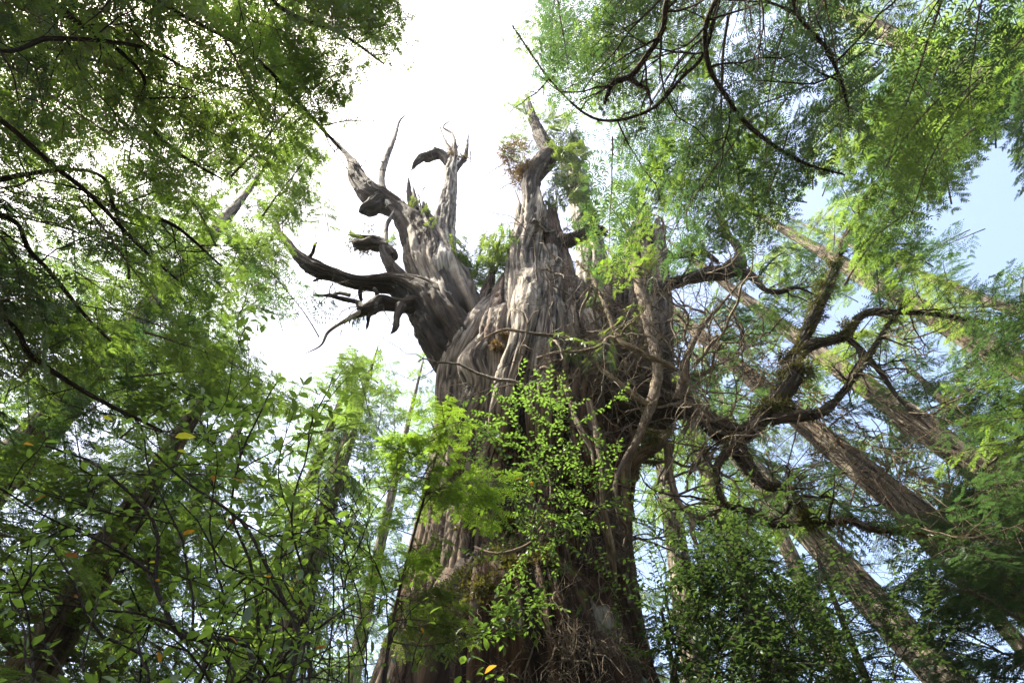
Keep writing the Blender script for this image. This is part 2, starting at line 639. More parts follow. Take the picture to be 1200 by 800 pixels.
def put_bough(root, start, end, kind, mat, rnd, roll=None):
    d = end - start
    ln = d.length
    Ls = sorted(k[1] for k in BOUGHS if k[0] == kind)
    L = min(Ls, key=lambda x: abs(math.log(x / ln)))
    wd, fo = bough_pair(kind, L, rnd.randrange(2), mat)
    x = d.normalized()
    z = Vector((0, 0, 1)) - x * x.z
    if z.length < .1:
        z = Vector((0, -1, 0)) - x * x.dot(Vector((0, -1, 0)))
    z.normalize()
    y = z.cross(x)
    s = ln / L
    M = Matrix((x, y * rnd.choice((1, -1)), z)).transposed().to_4x4()
    M = M @ Matrix.Rotation(rnd.gauss(0, .25) if roll is None else roll, 4, 'X') @ Matrix.Scale(s, 4)
    M.translation = start
    o = link("bough", wd, None, root)
    o.matrix_basis = M
    f = bpy.data.objects.new("foliage", fo)
    COL.objects.link(f)
    f.parent = o
    f["kind"] = "stuff"
    return o


def visible(pts, margin=190):
    for p in pts:
        q = proj(p)
        if q and -margin < q[0] < 1200 + margin and -margin < q[1] < 800 + margin:
            return True
    return False


def in_gap(start, end, kind, gaps=None):
    d = end - start
    s = Vector((-d.y, d.x, 0)) * .22
    for p in (start + d * .45, start + d * .75, end, start + d * .55 + s, start + d * .55 - s):
        q = proj(p)
        if q and any(in_poly(q, g) for g in (gaps or GAPS)):
            return True
    return False


NB = 0
SHAFTS = [at_r(505, 505, 5.5), at_r(520, 540, 5.5), at_r(545, 500, 5.5), at(630, 330, 6.3), at(540, 470, 6.4), at(590, 380, 6.4), at_r(470, 540, 5.5), at(545, 410, 6.4), at(620, 430, 6.0), at(610, 320, 6.4), at(510, 350, 6.6), at(520, 640, 7.4), at(560, 570, 6.6), at(500, 730, 7.6), at(640, 620, 6.6), at(600, 500, 6.2), at(680, 380, 6.0), at(720, 450, 6.0), at(790, 400, 6.4), at(830, 350, 6.6), at(760, 520, 6.2), at(690, 560, 6.0), at(1000, 380, 6.4), at(900, 480, 6.2), at_r(1120, 510, 17), at_r(1160, 545, 17), at_r(1080, 480, 17), at_r(1060, 345, 20), at_r(1010, 660, 15), at_r(1080, 730, 15), at_r(1000, 520, 13), at_r(960, 110, 15), at_r(180, 230, 10)]


def shades(s, e, rad=.85):
    for f in (.3, .55, .8, 1.0):
        p = s.lerp(e, f)
        for c in SHAFTS:
            d = p - c
            k = d.dot(SUN)
            if k > .8 and (d - SUN * k).length < rad:
                return True
    return False



def conifer(label, base, direc, H, r0, c0, lmax, n, kind, mat, seed, group=None, cat="conifer tree", name="conifer_tree", az=None, droop=(-.1, .35), silver=.5, trunkmat=None, dead=6, nth=28):
    """trunk > boughs (> foliage); boughs only where the photograph or a step beside it can see them"""
    global NB
    rnd = random.Random(seed)
    base = Vector(base)
    direc = Vector(direc).normalized()
    root = thing(name, label, cat, base, group)
    for h_ in np.arange(6, H, .25):
        q_ = proj(base + direc * float(h_))
        if q_ and any(in_poly((q_[0] + dx, q_[1] + dy), g) for g in GAPS for dx, dy in ((0, 0), (0, -22), (12, 0), (-12, 0))):
            H = float(h_) * .98
            break
    bendv = Vector((rnd.uniform(-1, 1), rnd.uniform(-1, 1), 0)) * .02 * H
    pts = [base - direc * .3, base + direc * H * .04] + [base + direc * (H * k) + bendv * math.sin(k * 3.1) for k in (.2, .4, .6, .8, 1.0)]
    rad = [r0 * 1.5, r0 * 1.15] + [r0 * (1 - k) ** .75 + .02 for k in (.2, .4, .6, .8, 1.0)]
    _, P, R = bark_tube("trunk", pts, rad, nth, int(nth * 6), (r0 * .12, r0 * .17, r0 * .09), seed, root, trunkmat or TRUNK, silver, hf=min(3.0, .9 / r0))
    at_h = lambda h: Vector(P[min(len(P) - 1, int((h / H) * (len(P) - 1)))])
    for i in range(n):
        f = (i + rnd.random()) / n
        h = c0 + (H - c0) * f
        a = i * 2.39996 + rnd.uniform(-.4, .4)
        if az is not None:
            a = rnd.uniform(*az)
        ln = (lmax * (1 - f) ** .6 * rnd.uniform(.65, 1.1) + .5)
        if f < .08:
            ln *= .7
        dz = -rnd.uniform(*droop)
        s = at_h(h)
        e = s + Vector((math.cos(a), math.sin(a), dz)).normalized() * ln
        if not visible((s.lerp(e, .5), e)) or in_gap(s, e, kind) or shades(s, e):
            continue
        if depth(e) < 1.5 or (e - CAM).length < 3.2:
            continue
        put_bough(root, s, e, kind, mat, rnd)
        NB += 1
    # dead snags below the crown
    for i in range(dead):
        tb = Tubes()
        h = max(2.5, c0 * rnd.uniform(.4, 1.9))
        s = at_h(h)
        if not visible((s,)):
            continue
        a = rnd.uniform(0, 6.28)
        branch(tb, V3(s), np.array((math.cos(a), math.sin(a), -.25)), rnd.uniform(.5, 1.8), .028, rnd, 2, crook=.35, nsub=4)
        link("dead_branch", tb.mesh("dead_branch", .7), TWIG, root)
    return root


def branch(tb, p, d, ln, r, rnd, levels, crook=.35, nsub=5, grav=-.03, k=4, tips=None, seg=None, bias=None):
    """a crooked branch with side branches into tubes tb; returns its points"""
    m = seg or max(4, int(ln / .12))
    P = [np.array(p, float)]
    d = norm(np.array(d, float))
    for i in range(m):
        d = norm(d + np.array([rnd.gauss(0, crook) for _ in range(3)]) * .5 + np.array((0, 0, grav)) + (0 if bias is None else bias))
        P.append(P[-1] + d * ln / m)
    P = np.array(P)
    R = r * (1 - .8 * np.linspace(0, 1, m + 1)) + .0012
    tb.add(P, R, k)
    if tips is not None:
        tips.append((P, levels))
    if levels > 1:
        for j in range(nsub):
            i = rnd.randint(max(1, m // 5), m - 1)
            dd = norm(P[i + 1] - P[i])
            o = np.array([rnd.gauss(0, 1) for _ in range(3)])
            o = norm(o - dd * (o @ dd))
            branch(tb, P[i], dd * .6 + o * .9, ln * rnd.uniform(.25, .6), max(.0025, R[i] * .6), rnd, levels - 1, crook, max(2, nsub - 2), grav, max(3, k - 1), tips)
    return P


def tufts(P, R, n, ln, wd, rng, hang=.6, up=0.0):
    """shaggy little blades standing out of a limb: triangles and tones"""
    i = rng.integers(0, len(P) - 1, n)
    u = rng.random((n, 1))
    c = P[i] * (1 - u) + P[i + 1] * u
    o = norm(rng.normal(0, 1, (n, 3)))
    o[:, 2] = np.abs(o[:, 2]) * (1 if up > 0 else 1) - (0 if up > 0 else .9 * rng.random(n))
    o = norm(o)
    b = c + o * (R[i] * rng.uniform(.75, 1.05, n))[:, None]
    d = norm(o + np.array((0, 0, -hang)) + rng.normal(0, .35, (n, 3)))
    wv = norm(np.cross(d, rng.normal(0, 1, (n, 3)))) * (wd * rng.uniform(.6, 1.4, n))[:, None]
    L = (ln * rng.uniform(.4, 1.5, n))[:, None]
    return np.stack([b - wv, b + wv, b + d * L], 1), np.clip(rng.normal(.45, .25, n), 0, 1)


# ================================================================== THE GIANT CEDAR
G = thing("giant_cedar", "giant ancient cedar with grey twisted trunk, broken dead spires and gnarled limbs", "cedar tree", (0, 10.6, 0))
rng = np.random.default_rng(5)
RN = random.Random(11)


def W(px, py, wpx, Y):
    p = at(px, py, Y)
    return p, wpx / 2 * depth(p) / FPX


rows = [(800, 440, 768, 9.6), (740, 458, 756, 9.35), (680, 476, 746, 9.15), (620, 490, 742, 8.95), (560, 502, 744, 8.75), (500, 510, 748, 8.5), (450, 520, 746, 8.35), (425, 546, 728, 8.4), (405, 584, 706, 8.4), (385, 610, 680, 8.4)]
tp, tr = [], []
for (y, a, b_, Y) in rows:
    p, r_ = W((a + b_) / 2, y, (b_ - a) * .93, Y)
    tp.append(p)
    tr.append(r_)
p0, p1 = tp[0], tp[1]
low = p0 + (p0 - p1).normalized() * (p0.z / abs((p0 - p1).normalized().z)) * 1.0
tp = [Vector((low.x, 10.7, -.3)), Vector((low.x, 10.3, 2.2))] + tp
tr = [tr[0] * 1.75, tr[0] * 1.25] + tr
tr[-1] *= .55


def sil(th, u, v):
    # silvery upper wood, redder and darker toward the foot
    return np.clip(.30 + (v[:, 2] - 5.5) / 11, .15, .95)


TRK, TP, TR = bark_tube("trunk", tp, tr, 640, 560, (.40, .26, .085), 3, G, BARK, twist=.05, silver_fn=sil)


def limb(name, pts, mat, amps=(.25, .16, .07), seed=0, silver=.4, tip=False, parent=G, dens=1.0, jag=0.0, front=False):
    P, R = [], []
    if name in ('bark_ridge', 'dead_spire'):
        x, y, wp, Y = pts[0]
        pts = [(x, y, wp * .8, Y + (1.0 if name == 'bark_ridge' else 1.6))] + list(pts[1:])
    woody = name in ('limb', 'dead_snag', 'burl', 'dead_branch')
    lr = random.Random(seed)
    for k_, (x, y, wp, Y) in enumerate(pts):
        if front:
            h_ = surf_y(x, y)
            if h_ is not None:
                Y = min(Y, h_ - .06 - wp * .008)
        if woody and 0 < k_ < len(pts) - 1:
            x, y, wp = x + lr.gauss(0, 1.3), y + lr.gauss(0, 1.3), wp * lr.uniform(.82, 1.22)
        p, r_ = W(x, y, wp, Y)
        P.append(p)
        R.append(max(r_, .006))
    if name in ('limb', 'dead_snag') and R[-1] > .02:
        jag = max(jag, .5)
    Rm = max(R)
    ln = sum((P[i + 1] - P[i]).length for i in range(len(P) - 1))
    nth = int(min(260, max(10, Rm * 6.28 / .035 * dens)))
    nz = int(min(520, max(16, ln / .05 * dens)))
    return bark_tube(name, P, R, nth, nz, tuple(a * Rm for a in amps), seed, parent, mat, silver, hf=min(4, max(.9, .55 / Rm)), jag=jag, knob={'burl': 1.6, 'limb': .75, 'dead_snag': .5}.get(name, .12))


# raised cords of wood that run up the trunk into the spires
for i, (pts, sv) in enumerate([
    ([(585, 560, 25, 7.0), (590, 500, 33, 6.75), (598, 450, 34, 6.45), (612, 400, 31, 6.3), (618, 350, 34, 6.6), (622, 310, 30, 7.2)], .95),
    ([(640, 560, 30, 7.0), (632, 500, 34, 6.7), (634, 450, 34, 6.45), (640, 400, 25, 6.4), (645, 350, 25, 6.7), (645, 300, 27, 7.2)], .85),
    ([(530, 620, 22, 8.0), (535, 560, 25, 7.6), (545, 500, 30, 7.2), (560, 455, 25, 6.9), (553, 425, 25, 6.75), (572, 395, 18, 6.8), (590, 370, 12, 7.0)], .75),
    ([(535, 560, 33, 7.7), (528, 500, 30, 7.5), (530, 450, 33, 7.3), (542, 410, 37, 7.1), (560, 380, 30, 7.1), (578, 355, 18, 7.4)], .55),
    ([(520, 780, 33, 8.2), (535, 700, 33, 7.95), (545, 640, 30, 7.7), (560, 580, 25, 7.4), (575, 520, 18, 7.1)], .5),
    ([(478, 800, 37, 8.7), (505, 700, 31, 8.4), (518, 640, 27, 8.2), (522, 560, 25, 8.0)], .45),
    ([(690, 640, 27, 7.3), (690, 560, 31, 7.0), (682, 480, 30, 6.9), (690, 420, 30, 7.0), (705, 360, 27, 7.4)], .25),
    ([(725, 620, 27, 7.9), (728, 540, 33, 7.6), (722, 470, 37, 7.4), (740, 420, 37, 7.4), (752, 370, 34, 7.6)], .2),
    ([(660, 470, 19, 6.8), (655, 430, 19, 6.6), (668, 380, 19, 6.9), (672, 330, 18, 7.2)], .6),
]):
    limb("bark_ridge", pts, BARK, (.35, .2, .09), 200 + i, sv)

# dark foot bulge in front, moss on its shoulder
bulge = [(620, 960, 330, 8.9), (618, 880, 285, 8.5), (612, 800, 240, 8.15), (606, 740, 205, 8.05), (602, 695, 150, 8.2), (606, 660, 90, 8.6), (608, 630, 30, 8.9)]
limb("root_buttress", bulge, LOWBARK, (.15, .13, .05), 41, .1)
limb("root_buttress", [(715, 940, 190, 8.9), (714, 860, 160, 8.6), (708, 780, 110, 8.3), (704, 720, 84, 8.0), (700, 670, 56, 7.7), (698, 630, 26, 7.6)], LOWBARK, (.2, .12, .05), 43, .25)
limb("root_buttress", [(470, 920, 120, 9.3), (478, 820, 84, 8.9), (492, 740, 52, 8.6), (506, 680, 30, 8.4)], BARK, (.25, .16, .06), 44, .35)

# spires
SP = []
SP.append(limb("dead_spire", [(545, 430, 70, 7.6), (532, 385, 64, 7.5), (518, 345, 60, 7.4), (505, 312, 54, 7.3), (497, 285, 44, 7.25), (492, 262, 32, 7.2), (489, 244, 22, 7.2)], BARK, (.3, .2, .12), 51, .65, jag=.9))
SP.append(limb("dead_spire", [(530, 360, 40, 7.1), (520, 325, 36, 7.1), (518, 290, 29, 7.1), (521, 255, 24, 7.1), (526, 225, 19, 7.1), (528, 200, 15, 7.1), (531, 184, 9, 7.1), (532, 174, 5, 7.1)], DEADWOOD, (.22, .16, .1), 52, .95, jag=.4))
SP.append(limb("dead_spire", [(630, 470, 72, 7.3), (620, 420, 58, 7.1), (614, 370, 46, 7.05), (613, 320, 40, 7.0), (616, 285, 38, 7.0), (619, 265, 37, 7.0), (621, 246, 35, 7.0)], BARK, (.22, .2, .1), 53, .9, jag=1.0))
SP.append(limb("dead_spire", [(664, 420, 44, 7.6), (658, 360, 38, 7.4), (652, 310, 30, 7.3), (647, 280, 26, 7.2), (645, 262, 22, 7.2), (644, 248, 17, 7.2)], BARK, (.3, .22, .12), 54, .3, jag=.8))
SP.append(limb("dead_spire", [(700, 420, 60, 8.6), (698, 350, 46, 8.5), (694, 300, 36, 8.4), (684, 255, 30, 8.3), (676, 220, 22, 8.2), (672, 195, 14, 8.2)], DEADWOOD, (.2, .14, .09), 55, 1.0, jag=.8))
SP.append(limb("dead_spire", [(742, 500, 80, 7.9), (750, 430, 76, 7.9), (756, 370, 62, 7.8), (757, 320, 50, 7.8), (758, 290, 42, 7.8), (760, 270, 34, 7.8)], BARK, (.25, .18, .1), 56, .8, jag=.9))
for i_, pts in enumerate([
    [(575, 470, 26, 7.2), (574, 420, 26, 6.9), (578, 380, 24, 6.9), (586, 345, 18, 7.1), (592, 322, 8, 7.3)],
    [(560, 440, 24, 7.3), (558, 400, 24, 7.1), (564, 365, 20, 7.2), (572, 335, 12, 7.4), (576, 318, 4, 7.5)],
    [(590, 440, 22, 7.0), (592, 400, 22, 6.9), (598, 360, 20, 6.95), (604, 325, 14, 7.1)],
    [(700, 450, 40, 7.2), (706, 400, 36, 7.1), (716, 355, 30, 7.3), (724, 322, 18, 7.6)],
]):
    limb("bark_ridge", pts, BARK, (.3, .25, .15), 240 + i_, .25, jag=.3)
from mathutils.bvhtree import BVHTree
_bv, _bf, _n = [], [], 0
for o_ in [c for c in G.children if c.name.split('.')[0] in ('trunk', 'bark_ridge', 'root_buttress', 'dead_spire')]:
    me_ = o_.data
    co = np.empty(len(me_.vertices) * 3, dtype=np.float32)
    me_.vertices.foreach_get("co", co)
    li = np.empty(len(me_.loops), dtype=np.int32)
    me_.loops.foreach_get("vertex_index", li)
    _bv.append(co.reshape(-1, 3))
    _bf.append(li.reshape(-1, 4) + _n)
    _n += len(me_.vertices)
BVH = BVHTree.FromPolygons(np.vstack(_bv).tolist(), np.vstack(_bf).tolist())


def surf(px, py, off=0.0):
    d_ = ray(px, py).normalized()
    h_ = BVH.ray_cast(CAM, d_)
    return None if h_[0] is None else h_[0] - d_ * off


def surf_y(px, py):
    h_ = surf(px, py)
    return None if h_ is None else h_.y


# living top of the middle spire
SP.append(limb("limb", [(628, 275, 34, 6.9), (622, 240, 25, 6.85), (626, 212, 22, 6.8), (634, 192, 20, 6.8), (641, 180, 16, 6.8), (634, 160, 12, 6.7), (624, 135, 7, 6.6), (617, 112, 3, 6.6)], LIMB, seed=57))
limb("limb", [(641, 182, 12, 6.8), (652, 178, 10, 6.8), (660, 184, 5, 6.8)], LIMB, seed=58)
limb("limb", [(655, 285, 18, 7.1), (672, 277, 13, 7.0), (690, 270, 12, 7.0), (700, 271, 5, 7.0)], LIMB, seed=59)

# left crown: flare and limbs
LEFT = [limb("limb", [(548, 440, 50, 7.4), (528, 396, 52, 7.2), (505, 362, 44, 7.1), (482, 342, 32.8, 7.0), (462, 333, 20.5, 6.95), (440, 334, 17.2, 6.9), (415, 329, 16.4, 6.85), (392, 323, 14.8, 6.8), (370, 315, 14.8, 6.8), (352, 302, 11.5, 6.75), (338, 284, 9.0, 6.7), (326, 270, 6.6, 6.7), (321, 262, 4.1, 6.7)], LIMB, (.22, .22, .15), 61, .12)]
limb("dead_snag", [(326, 270, 5.7, 6.7), (324, 257, 4.9, 6.7), (334, 247, 3.3, 6.7), (346, 237, 1.2, 6.7)], DEADWOOD, seed=62, silver=.9)
LEFT.append(limb("limb", [(512, 345, 42, 7.3), (500, 300, 34, 7.2), (486, 270, 31.2, 7.1), (470, 250, 27.9, 7.0), (452, 238, 23.8, 7.0), (436, 226, 20.5, 6.95), (422, 211, 16.4, 6.9), (412, 196, 10.7, 6.85), (408, 184, 5.7, 6.8), (398, 170, 4.5, 6.8), (376, 148, 4.1, 6.75), (350, 126, 3.7, 6.7), (318, 110, 2.9, 6.7), (290, 98, 1.6, 6.7)], LIMB, (.2, .22, .15), 63, .1))
limb("burl", [(452, 232, 14.8, 6.9), (442, 238, 18.0, 6.9), (434, 244, 15.6, 6.9), (427, 248, 9.8, 6.9), (423, 249, 4.1, 6.9)], LIMB, seed=64)
limb("dead_snag", [(458, 244, 10.7, 6.9), (451, 226, 8.2, 6.9), (449, 208, 7.4, 6.9), (453, 185, 6.6, 6.9), (461, 160, 4.9, 6.9), (469, 144, 3.3, 6.9), (476, 134, 0.8, 6.9)], DEADWOOD, (.15, .12, .05), 65, 1.0)
limb("dead_snag", [(483, 246, 5.7, 7.0), (478, 232, 5.7, 7.0), (480, 220, 4.1, 7.0), (479, 210, 1.6, 7.0)], LIMB, seed=66)
limb("limb", [(486, 346, 21.3, 7.0), (466, 324, 13.9, 6.9), (456, 302, 11.5, 6.8), (449, 286, 9.8, 6.8), (438, 279, 7.4, 6.8), (424, 277, 5.7, 6.8), (414, 275, 2.5, 6.8)], LIMB, seed=67)
limb("dead_snag", [(452, 284, 5.7, 6.8), (453, 268, 4.9, 6.8), (458, 254, 4.1, 6.8), (462, 246, 1.6, 6.8)], DEADWOOD, seed=68, silver=.9)
limb("burl", [(462, 300, 9.8, 6.8), (450, 290, 13.1, 6.8), (438, 287, 14.8, 6.8), (427, 290, 13.9, 6.8), (418, 286, 9.8, 6.8), (413, 283, 4.1, 6.8)], LIMB, seed=69)
LEFT.append(limb("limb", [(512, 376, 27.9, 7.1), (488, 358, 21.3, 6.95), (468, 355, 18.0, 6.9), (448, 357, 16.4, 6.85), (434, 361, 18.0, 6.8), (425, 362, 13.1, 6.8), (419, 356, 6.6, 6.8), (400, 350, 4.1, 6.8), (384, 346, 3.3, 6.8), (369, 347, 1.6, 6.8)], LIMB, (.3, .2, .1), 70, .12))
limb("dead_snag", [(470, 358, 11.5, 6.8), (466, 370, 9.0, 6.8), (461, 384, 5.7, 6.8), (458, 391, 1.6, 6.8)], LIMB, seed=71)
limb("dead_branch", [(424, 364, 4.9, 6.8), (410, 371, 4.1, 6.75), (396, 380, 3.3, 6.7), (384, 392, 3.3, 6.7), (374, 405, 2.5, 6.7), (358, 414, 1.2, 6.7)], TWIG, seed=72, silver=.5)
limb("dead_branch", [(410, 346, 4.1, 6.8), (398, 342, 3.3, 6.8), (388, 346, 2.5, 6.8), (370, 345, 1.2, 6.8)], TWIG, seed=73)
for q_, (_, P, R) in enumerate(LEFT):
    for j in range(11):
        i = RN.randint(int(len(P) * .35), len(P) - 3)
        tb = Tubes()
        d = norm(np.array((RN.gauss(-.3, .7), RN.gauss(-.1, .5), RN.gauss(.1, .8))))
        if j < 5:    # a snapped stub
            n_ = 7
            Q = P[i] + d * (np.linspace(0, RN.uniform(.25, .6), n_))[:, None] + np.cumsum(np.array([[RN.gauss(0, .02) for _ in range(3)] for _ in range(n_)]), 0)
            tb.add(Q, max(.02, R[i] * RN.uniform(.2, .4)) * np.array((1.5, 1.1, 1, .95, .8, .75, .25)), 7)
        else:
            branch(tb, P[i], d, RN.uniform(.5, 1.6), .014, RN, 2, .5, 5, -.02)
        link("dead_branch", tb.mesh("dead_branch", RN.random() * .5), LIMB if j < 5 else TWIG, G)
# fork on the pale spire
for i, pts in enumerate([
    [(529, 196, 10, 7.1), (523, 186, 9, 7.1), (513, 181, 11, 7.1), (502, 183, 10, 7.1), (493, 184, 8, 7.1), (487, 190, 5, 7.1), (484, 197, 2, 7.1)],
    [(530, 186, 7, 7.1), (526, 172, 4, 7.1), (522, 160, 3, 7.1), (515, 148, 1.5, 7.1)],
    [(530, 188, 7, 7.1), (533, 174, 4, 7.1), (528, 158, 3, 7.1), (520, 150, 2, 7.1), (526, 142, 1, 7.1)],
    [(530, 204, 9, 7.1), (539, 196, 7, 7.1), (545, 184, 5, 7.1), (547, 170, 3, 7.1), (549, 157, 1, 7.1)],
    [(528, 214, 8, 7.1), (521, 222, 5, 7.1), (519, 232, 4, 7.1), (517, 240, 1.5, 7.1)],
    [(524, 186, 5, 7.1), (516, 178, 4, 7.1), (509, 174, 3, 7.1), (507, 178, 1, 7.1)],
]):
    limb("dead_snag", pts, LIMB if i in (0, 3, 4) else DEADWOOD, seed=80 + i, silver=.4)
# right side: the great mossy limbs
RIGHT_LIMBS = []
for i, pts in enumerate([
    [(735, 475, 90, 7.3), (768, 470, 58, 7.0), (795, 476, 42, 6.8), (822, 490, 36, 6.6), (848, 505, 32, 6.5), (872, 507, 30, 6.4), (892, 490, 28, 6.4), (908, 470, 26, 6.4), (924, 450, 26, 6.4), (932, 430, 26, 6.4), (932, 412, 17, 6.4), (944, 388, 15, 6.35), (956, 366, 14, 6.3), (968, 338, 13, 6.3), (982, 308, 11, 6.2), (996, 278, 10, 6.2), (1008, 252, 7, 6.2), (1028, 222, 2, 6.2)],
    [(858, 512, 20, 6.4), (868, 530, 19, 6.3), (878, 552, 18, 6.25), (896, 566, 14, 6.2), (918, 574, 13, 6.2), (936, 588, 13, 6.15), (950, 606, 13, 6.1), (968, 612, 9, 6.1), (992, 608, 9, 6.1), (1020, 618, 8, 6.1), (1060, 624, 6, 6.1), (1110, 628, 4, 6.1), (1150, 626, 2, 6.1)],
    [(862, 512, 14, 6.3), (848, 530, 13, 6.2), (841, 550, 12, 6.2), (843, 574, 12, 6.1), (852, 592, 10, 6.1), (878, 600, 9, 6.1), (904, 612, 9, 6.1), (930, 616, 8, 6.1), (950, 612, 6, 6.1)],
    [(930, 418, 18, 6.4), (950, 404, 16, 6.4), (972, 400, 15, 6.4), (992, 392, 14, 6.4), (1004, 374, 12, 6.4), (1022, 365, 9, 6.4), (1060, 366, 7, 6.4), (1100, 368, 6, 6.4), (1140, 374, 5, 6.4), (1190, 384, 3, 6.4)],
    [(905, 492, 14, 6.4), (935, 488, 14, 6.3), (962, 482, 13, 6.3), (982, 466, 10, 6.3), (1002, 440, 10, 6.3), (1022, 410, 8, 6.3), (1040, 384, 6, 6.3), (1062, 352, 3, 6.3)],
    [(990, 394, 8, 6.4), (1008, 410, 7, 6.4), (1030, 436, 7, 6.4), (1052, 464, 6, 6.4), (1072, 486, 5, 6.4), (1090, 502, 2, 6.4)],
    [(748, 372, 26, 7.4), (775, 340, 20, 7.3), (798, 330, 15, 7.3), (822, 325, 17, 7.3), (846, 320, 18, 7.3), (864, 313, 18, 7.3), (868, 300, 12, 7.3), (862, 284, 10, 7.3), (852, 272, 9, 7.3), (846, 258, 6, 7.3), (838, 246, 3, 7.3)],
    [(780, 300, 7, 7.4), (800, 298, 6, 7.4), (822, 296, 7, 7.4), (836, 302, 4, 7.4), (842, 308, 2, 7.4)],
    [(865, 316, 9, 7.2), (880, 322, 7, 7.2), (896, 338, 6, 7.2), (912, 342, 7, 7.2), (934, 338, 4, 7.2), (960, 348, 2, 7.2)],
    [(740, 560, 26, 6.8), (742, 540, 24, 6.5), (756, 528, 22, 6.4), (772, 522, 18, 6.3), (782, 510, 10, 6.3), (790, 496, 3, 6.3)],
    [(738, 610, 16, 6.7), (732, 570, 14, 6.4), (735, 540, 14, 6.2), (750, 510, 12, 6.1), (764, 470, 14, 6.1), (770, 430, 16, 6.2), (764, 390, 18, 6.4), (754, 350, 20, 6.6), (748, 310, 14, 6.7), (740, 280, 9, 6.8), (728, 258, 4, 6.8)],
    [(794, 470, 16, 6.6), (800, 446, 13, 6.5), (806, 420, 12, 6.4), (814, 396, 10, 6.4), (826, 376, 8, 6.4), (846, 356, 6, 6.4), (868, 330, 3, 6.4)],
    [(676, 306, 5, 6.3), (690, 318, 6, 6.2), (702, 340, 7, 6.1), (712, 366, 8, 6.0), (730, 396, 9, 6.0), (752, 412, 10, 6.0), (772, 424, 10, 6.1), (790, 430, 8, 6.2)],
    [(640, 392, 4, 6.1), (664, 396, 6, 6.0), (684, 412, 7, 5.9), (700, 432, 8, 5.9), (722, 446, 9, 5.9), (744, 462, 10, 6.0), (766, 478, 8, 6.1)],
    [(560, 400, 2, 6.2), (590, 386, 4, 6.1), (618, 388, 5, 6.0), (648, 394, 6, 6.0), (668, 398, 5, 6.0)],
    [(660, 440, 8, 6.2), (666, 470, 8, 6.0), (678, 500, 8, 5.9), (690, 524, 6, 5.9), (696, 545, 3, 5.9)],
    [(690, 470, 10, 6.3), (698, 510, 10, 6.2), (704, 550, 9, 6.2), (708, 590, 10, 6.4), (716, 640, 11, 6.8), (722, 690, 6, 7.2)],
    [(742, 520, 9, 6.1), (722, 560, 10, 6.0), (724, 600, 8, 6.1), (736, 620, 6, 6.3), (730, 640, 2, 6.4)],
    [(782, 520, 16, 6.5), (786, 560, 13, 6.4), (798, 590, 11, 6.3), (808, 600, 10, 6.3), (814, 630, 7, 6.3), (826, 652, 3, 6.3)],
    [(794, 588, 8, 6.3), (816, 606, 6, 6.2), (838, 602, 9, 6.2), (846, 596, 3, 6.2)],
    [(556, 640, 3, 6.6), (580, 648, 5, 6.4), (604, 646, 6, 6.4), (622, 632, 5, 6.5), (636, 614, 4, 6.6), (660, 590, 2, 6.8)],
]):
    if i < 6:
        pts = [(x_, y_, w_ * (.8 if x_ > 780 else 1), Y_) for (x_, y_, w_, Y_) in pts]
    if i >= 9:
        pts = [(x_, y_, w_ * .68, Y_) for (x_, y_, w_, Y_) in pts]
    kind_ = "limb" if max(p[2] for p in pts) > 8.5 else "dead_branch"
    RIGHT_LIMBS.append(limb(kind_, pts, LIMB if i < 9 else TWIG, (.28, .2, .1), 100 + i, .35 if i < 9 else .3, dens=.8, front=i >= 9))
# twigs: crooked bare side branches of the limbs, each a part
def bare(px, py, Y, d, ln, r_, lv=3, mat=TWIG, sv=.5, crook=.45, nsub=6, grav=-.04):
    tb = Tubes()
    p = at(px, py, Y)
    branch(tb, V3(p), np.array(d, float), ln, r_, RN, lv, crook, nsub, grav)
    link("dead_branch", tb.mesh("dead_branch", sv), mat, G)


for (_, P, R) in RIGHT_LIMBS[:9]:
    for j in range(7):
        i = RN.randint(len(P) // 6, len(P) - 2)
        tb = Tubes()
        d = np.array((RN.gauss(.2, .8), RN.gauss(-.2, .7), RN.gauss(-.25, .6)))
        branch(tb, P[i], d, RN.uniform(.5, 1.7), min(.03, R[i] * .5), RN, 3, .45, 5, -.05)
        link("dead_branch", tb.mesh("dead_branch", RN.random() * .6), TWIG if j % 2 else LIMB, G)
def bare_at(p, d, ln, r_, lv=3, mat=TWIG, sv=.5, crook=.45, nsub=6, grav=-.04):
    tb = Tubes()
    branch(tb, V3(p), np.array(d, float), ln, r_, RN, lv, crook, nsub, grav)
    link("dead_branch", tb.mesh("dead_branch", sv), mat, G)


for j in range(200):
    px, py = RN.gauss(750, 72), RN.gauss(405, 105)
    px, py = min(max(px, 630), 890), min(max(py, 270), 640)
    p = surf(px, py, RN.uniform(-.05, .5)) or at(px, py, RN.uniform(6.0, 7.0))
    big = j % 3 == 0
    bare_at(p, (RN.gauss(.15, .8), RN.gauss(-.55, .4), RN.gauss(.1, .75)), RN.uniform(1.2, 2.8) if big else RN.uniform(.6, 1.8), RN.uniform(.02, .038) if big else RN.uniform(.010, .022), 3 if big else 2, DEADWOOD if j % 5 == 1 else TWIG, RN.uniform(.3, 1), RN.uniform(.4, .75), RN.randint(3, 6))
for j in range(26):   # hanging curtain of twigs under the right limb
    bare(RN.uniform(880, 1080), RN.uniform(470, 600), RN.uniform(5.9, 6.6), (RN.gauss(0, .3), RN.gauss(0, .3), -1), RN.uniform(.7, 1.8), RN.uniform(.007, .014), sv=.2, crook=.3, grav=-.08)
for j in range(34):   # bleached broken twigs low on the trunk
    px, py = RN.uniform(600, 752), RN.uniform(600, 780)
    p = surf(px, py, -.03)
    if p is not None:
        bare_at(p, (RN.gauss(.0, .7), -.5, RN.gauss(-.6, .5)), RN.uniform(.5, 1.3), RN.uniform(.009, .016), sv=.6 + .4 * RN.random(), nsub=7)
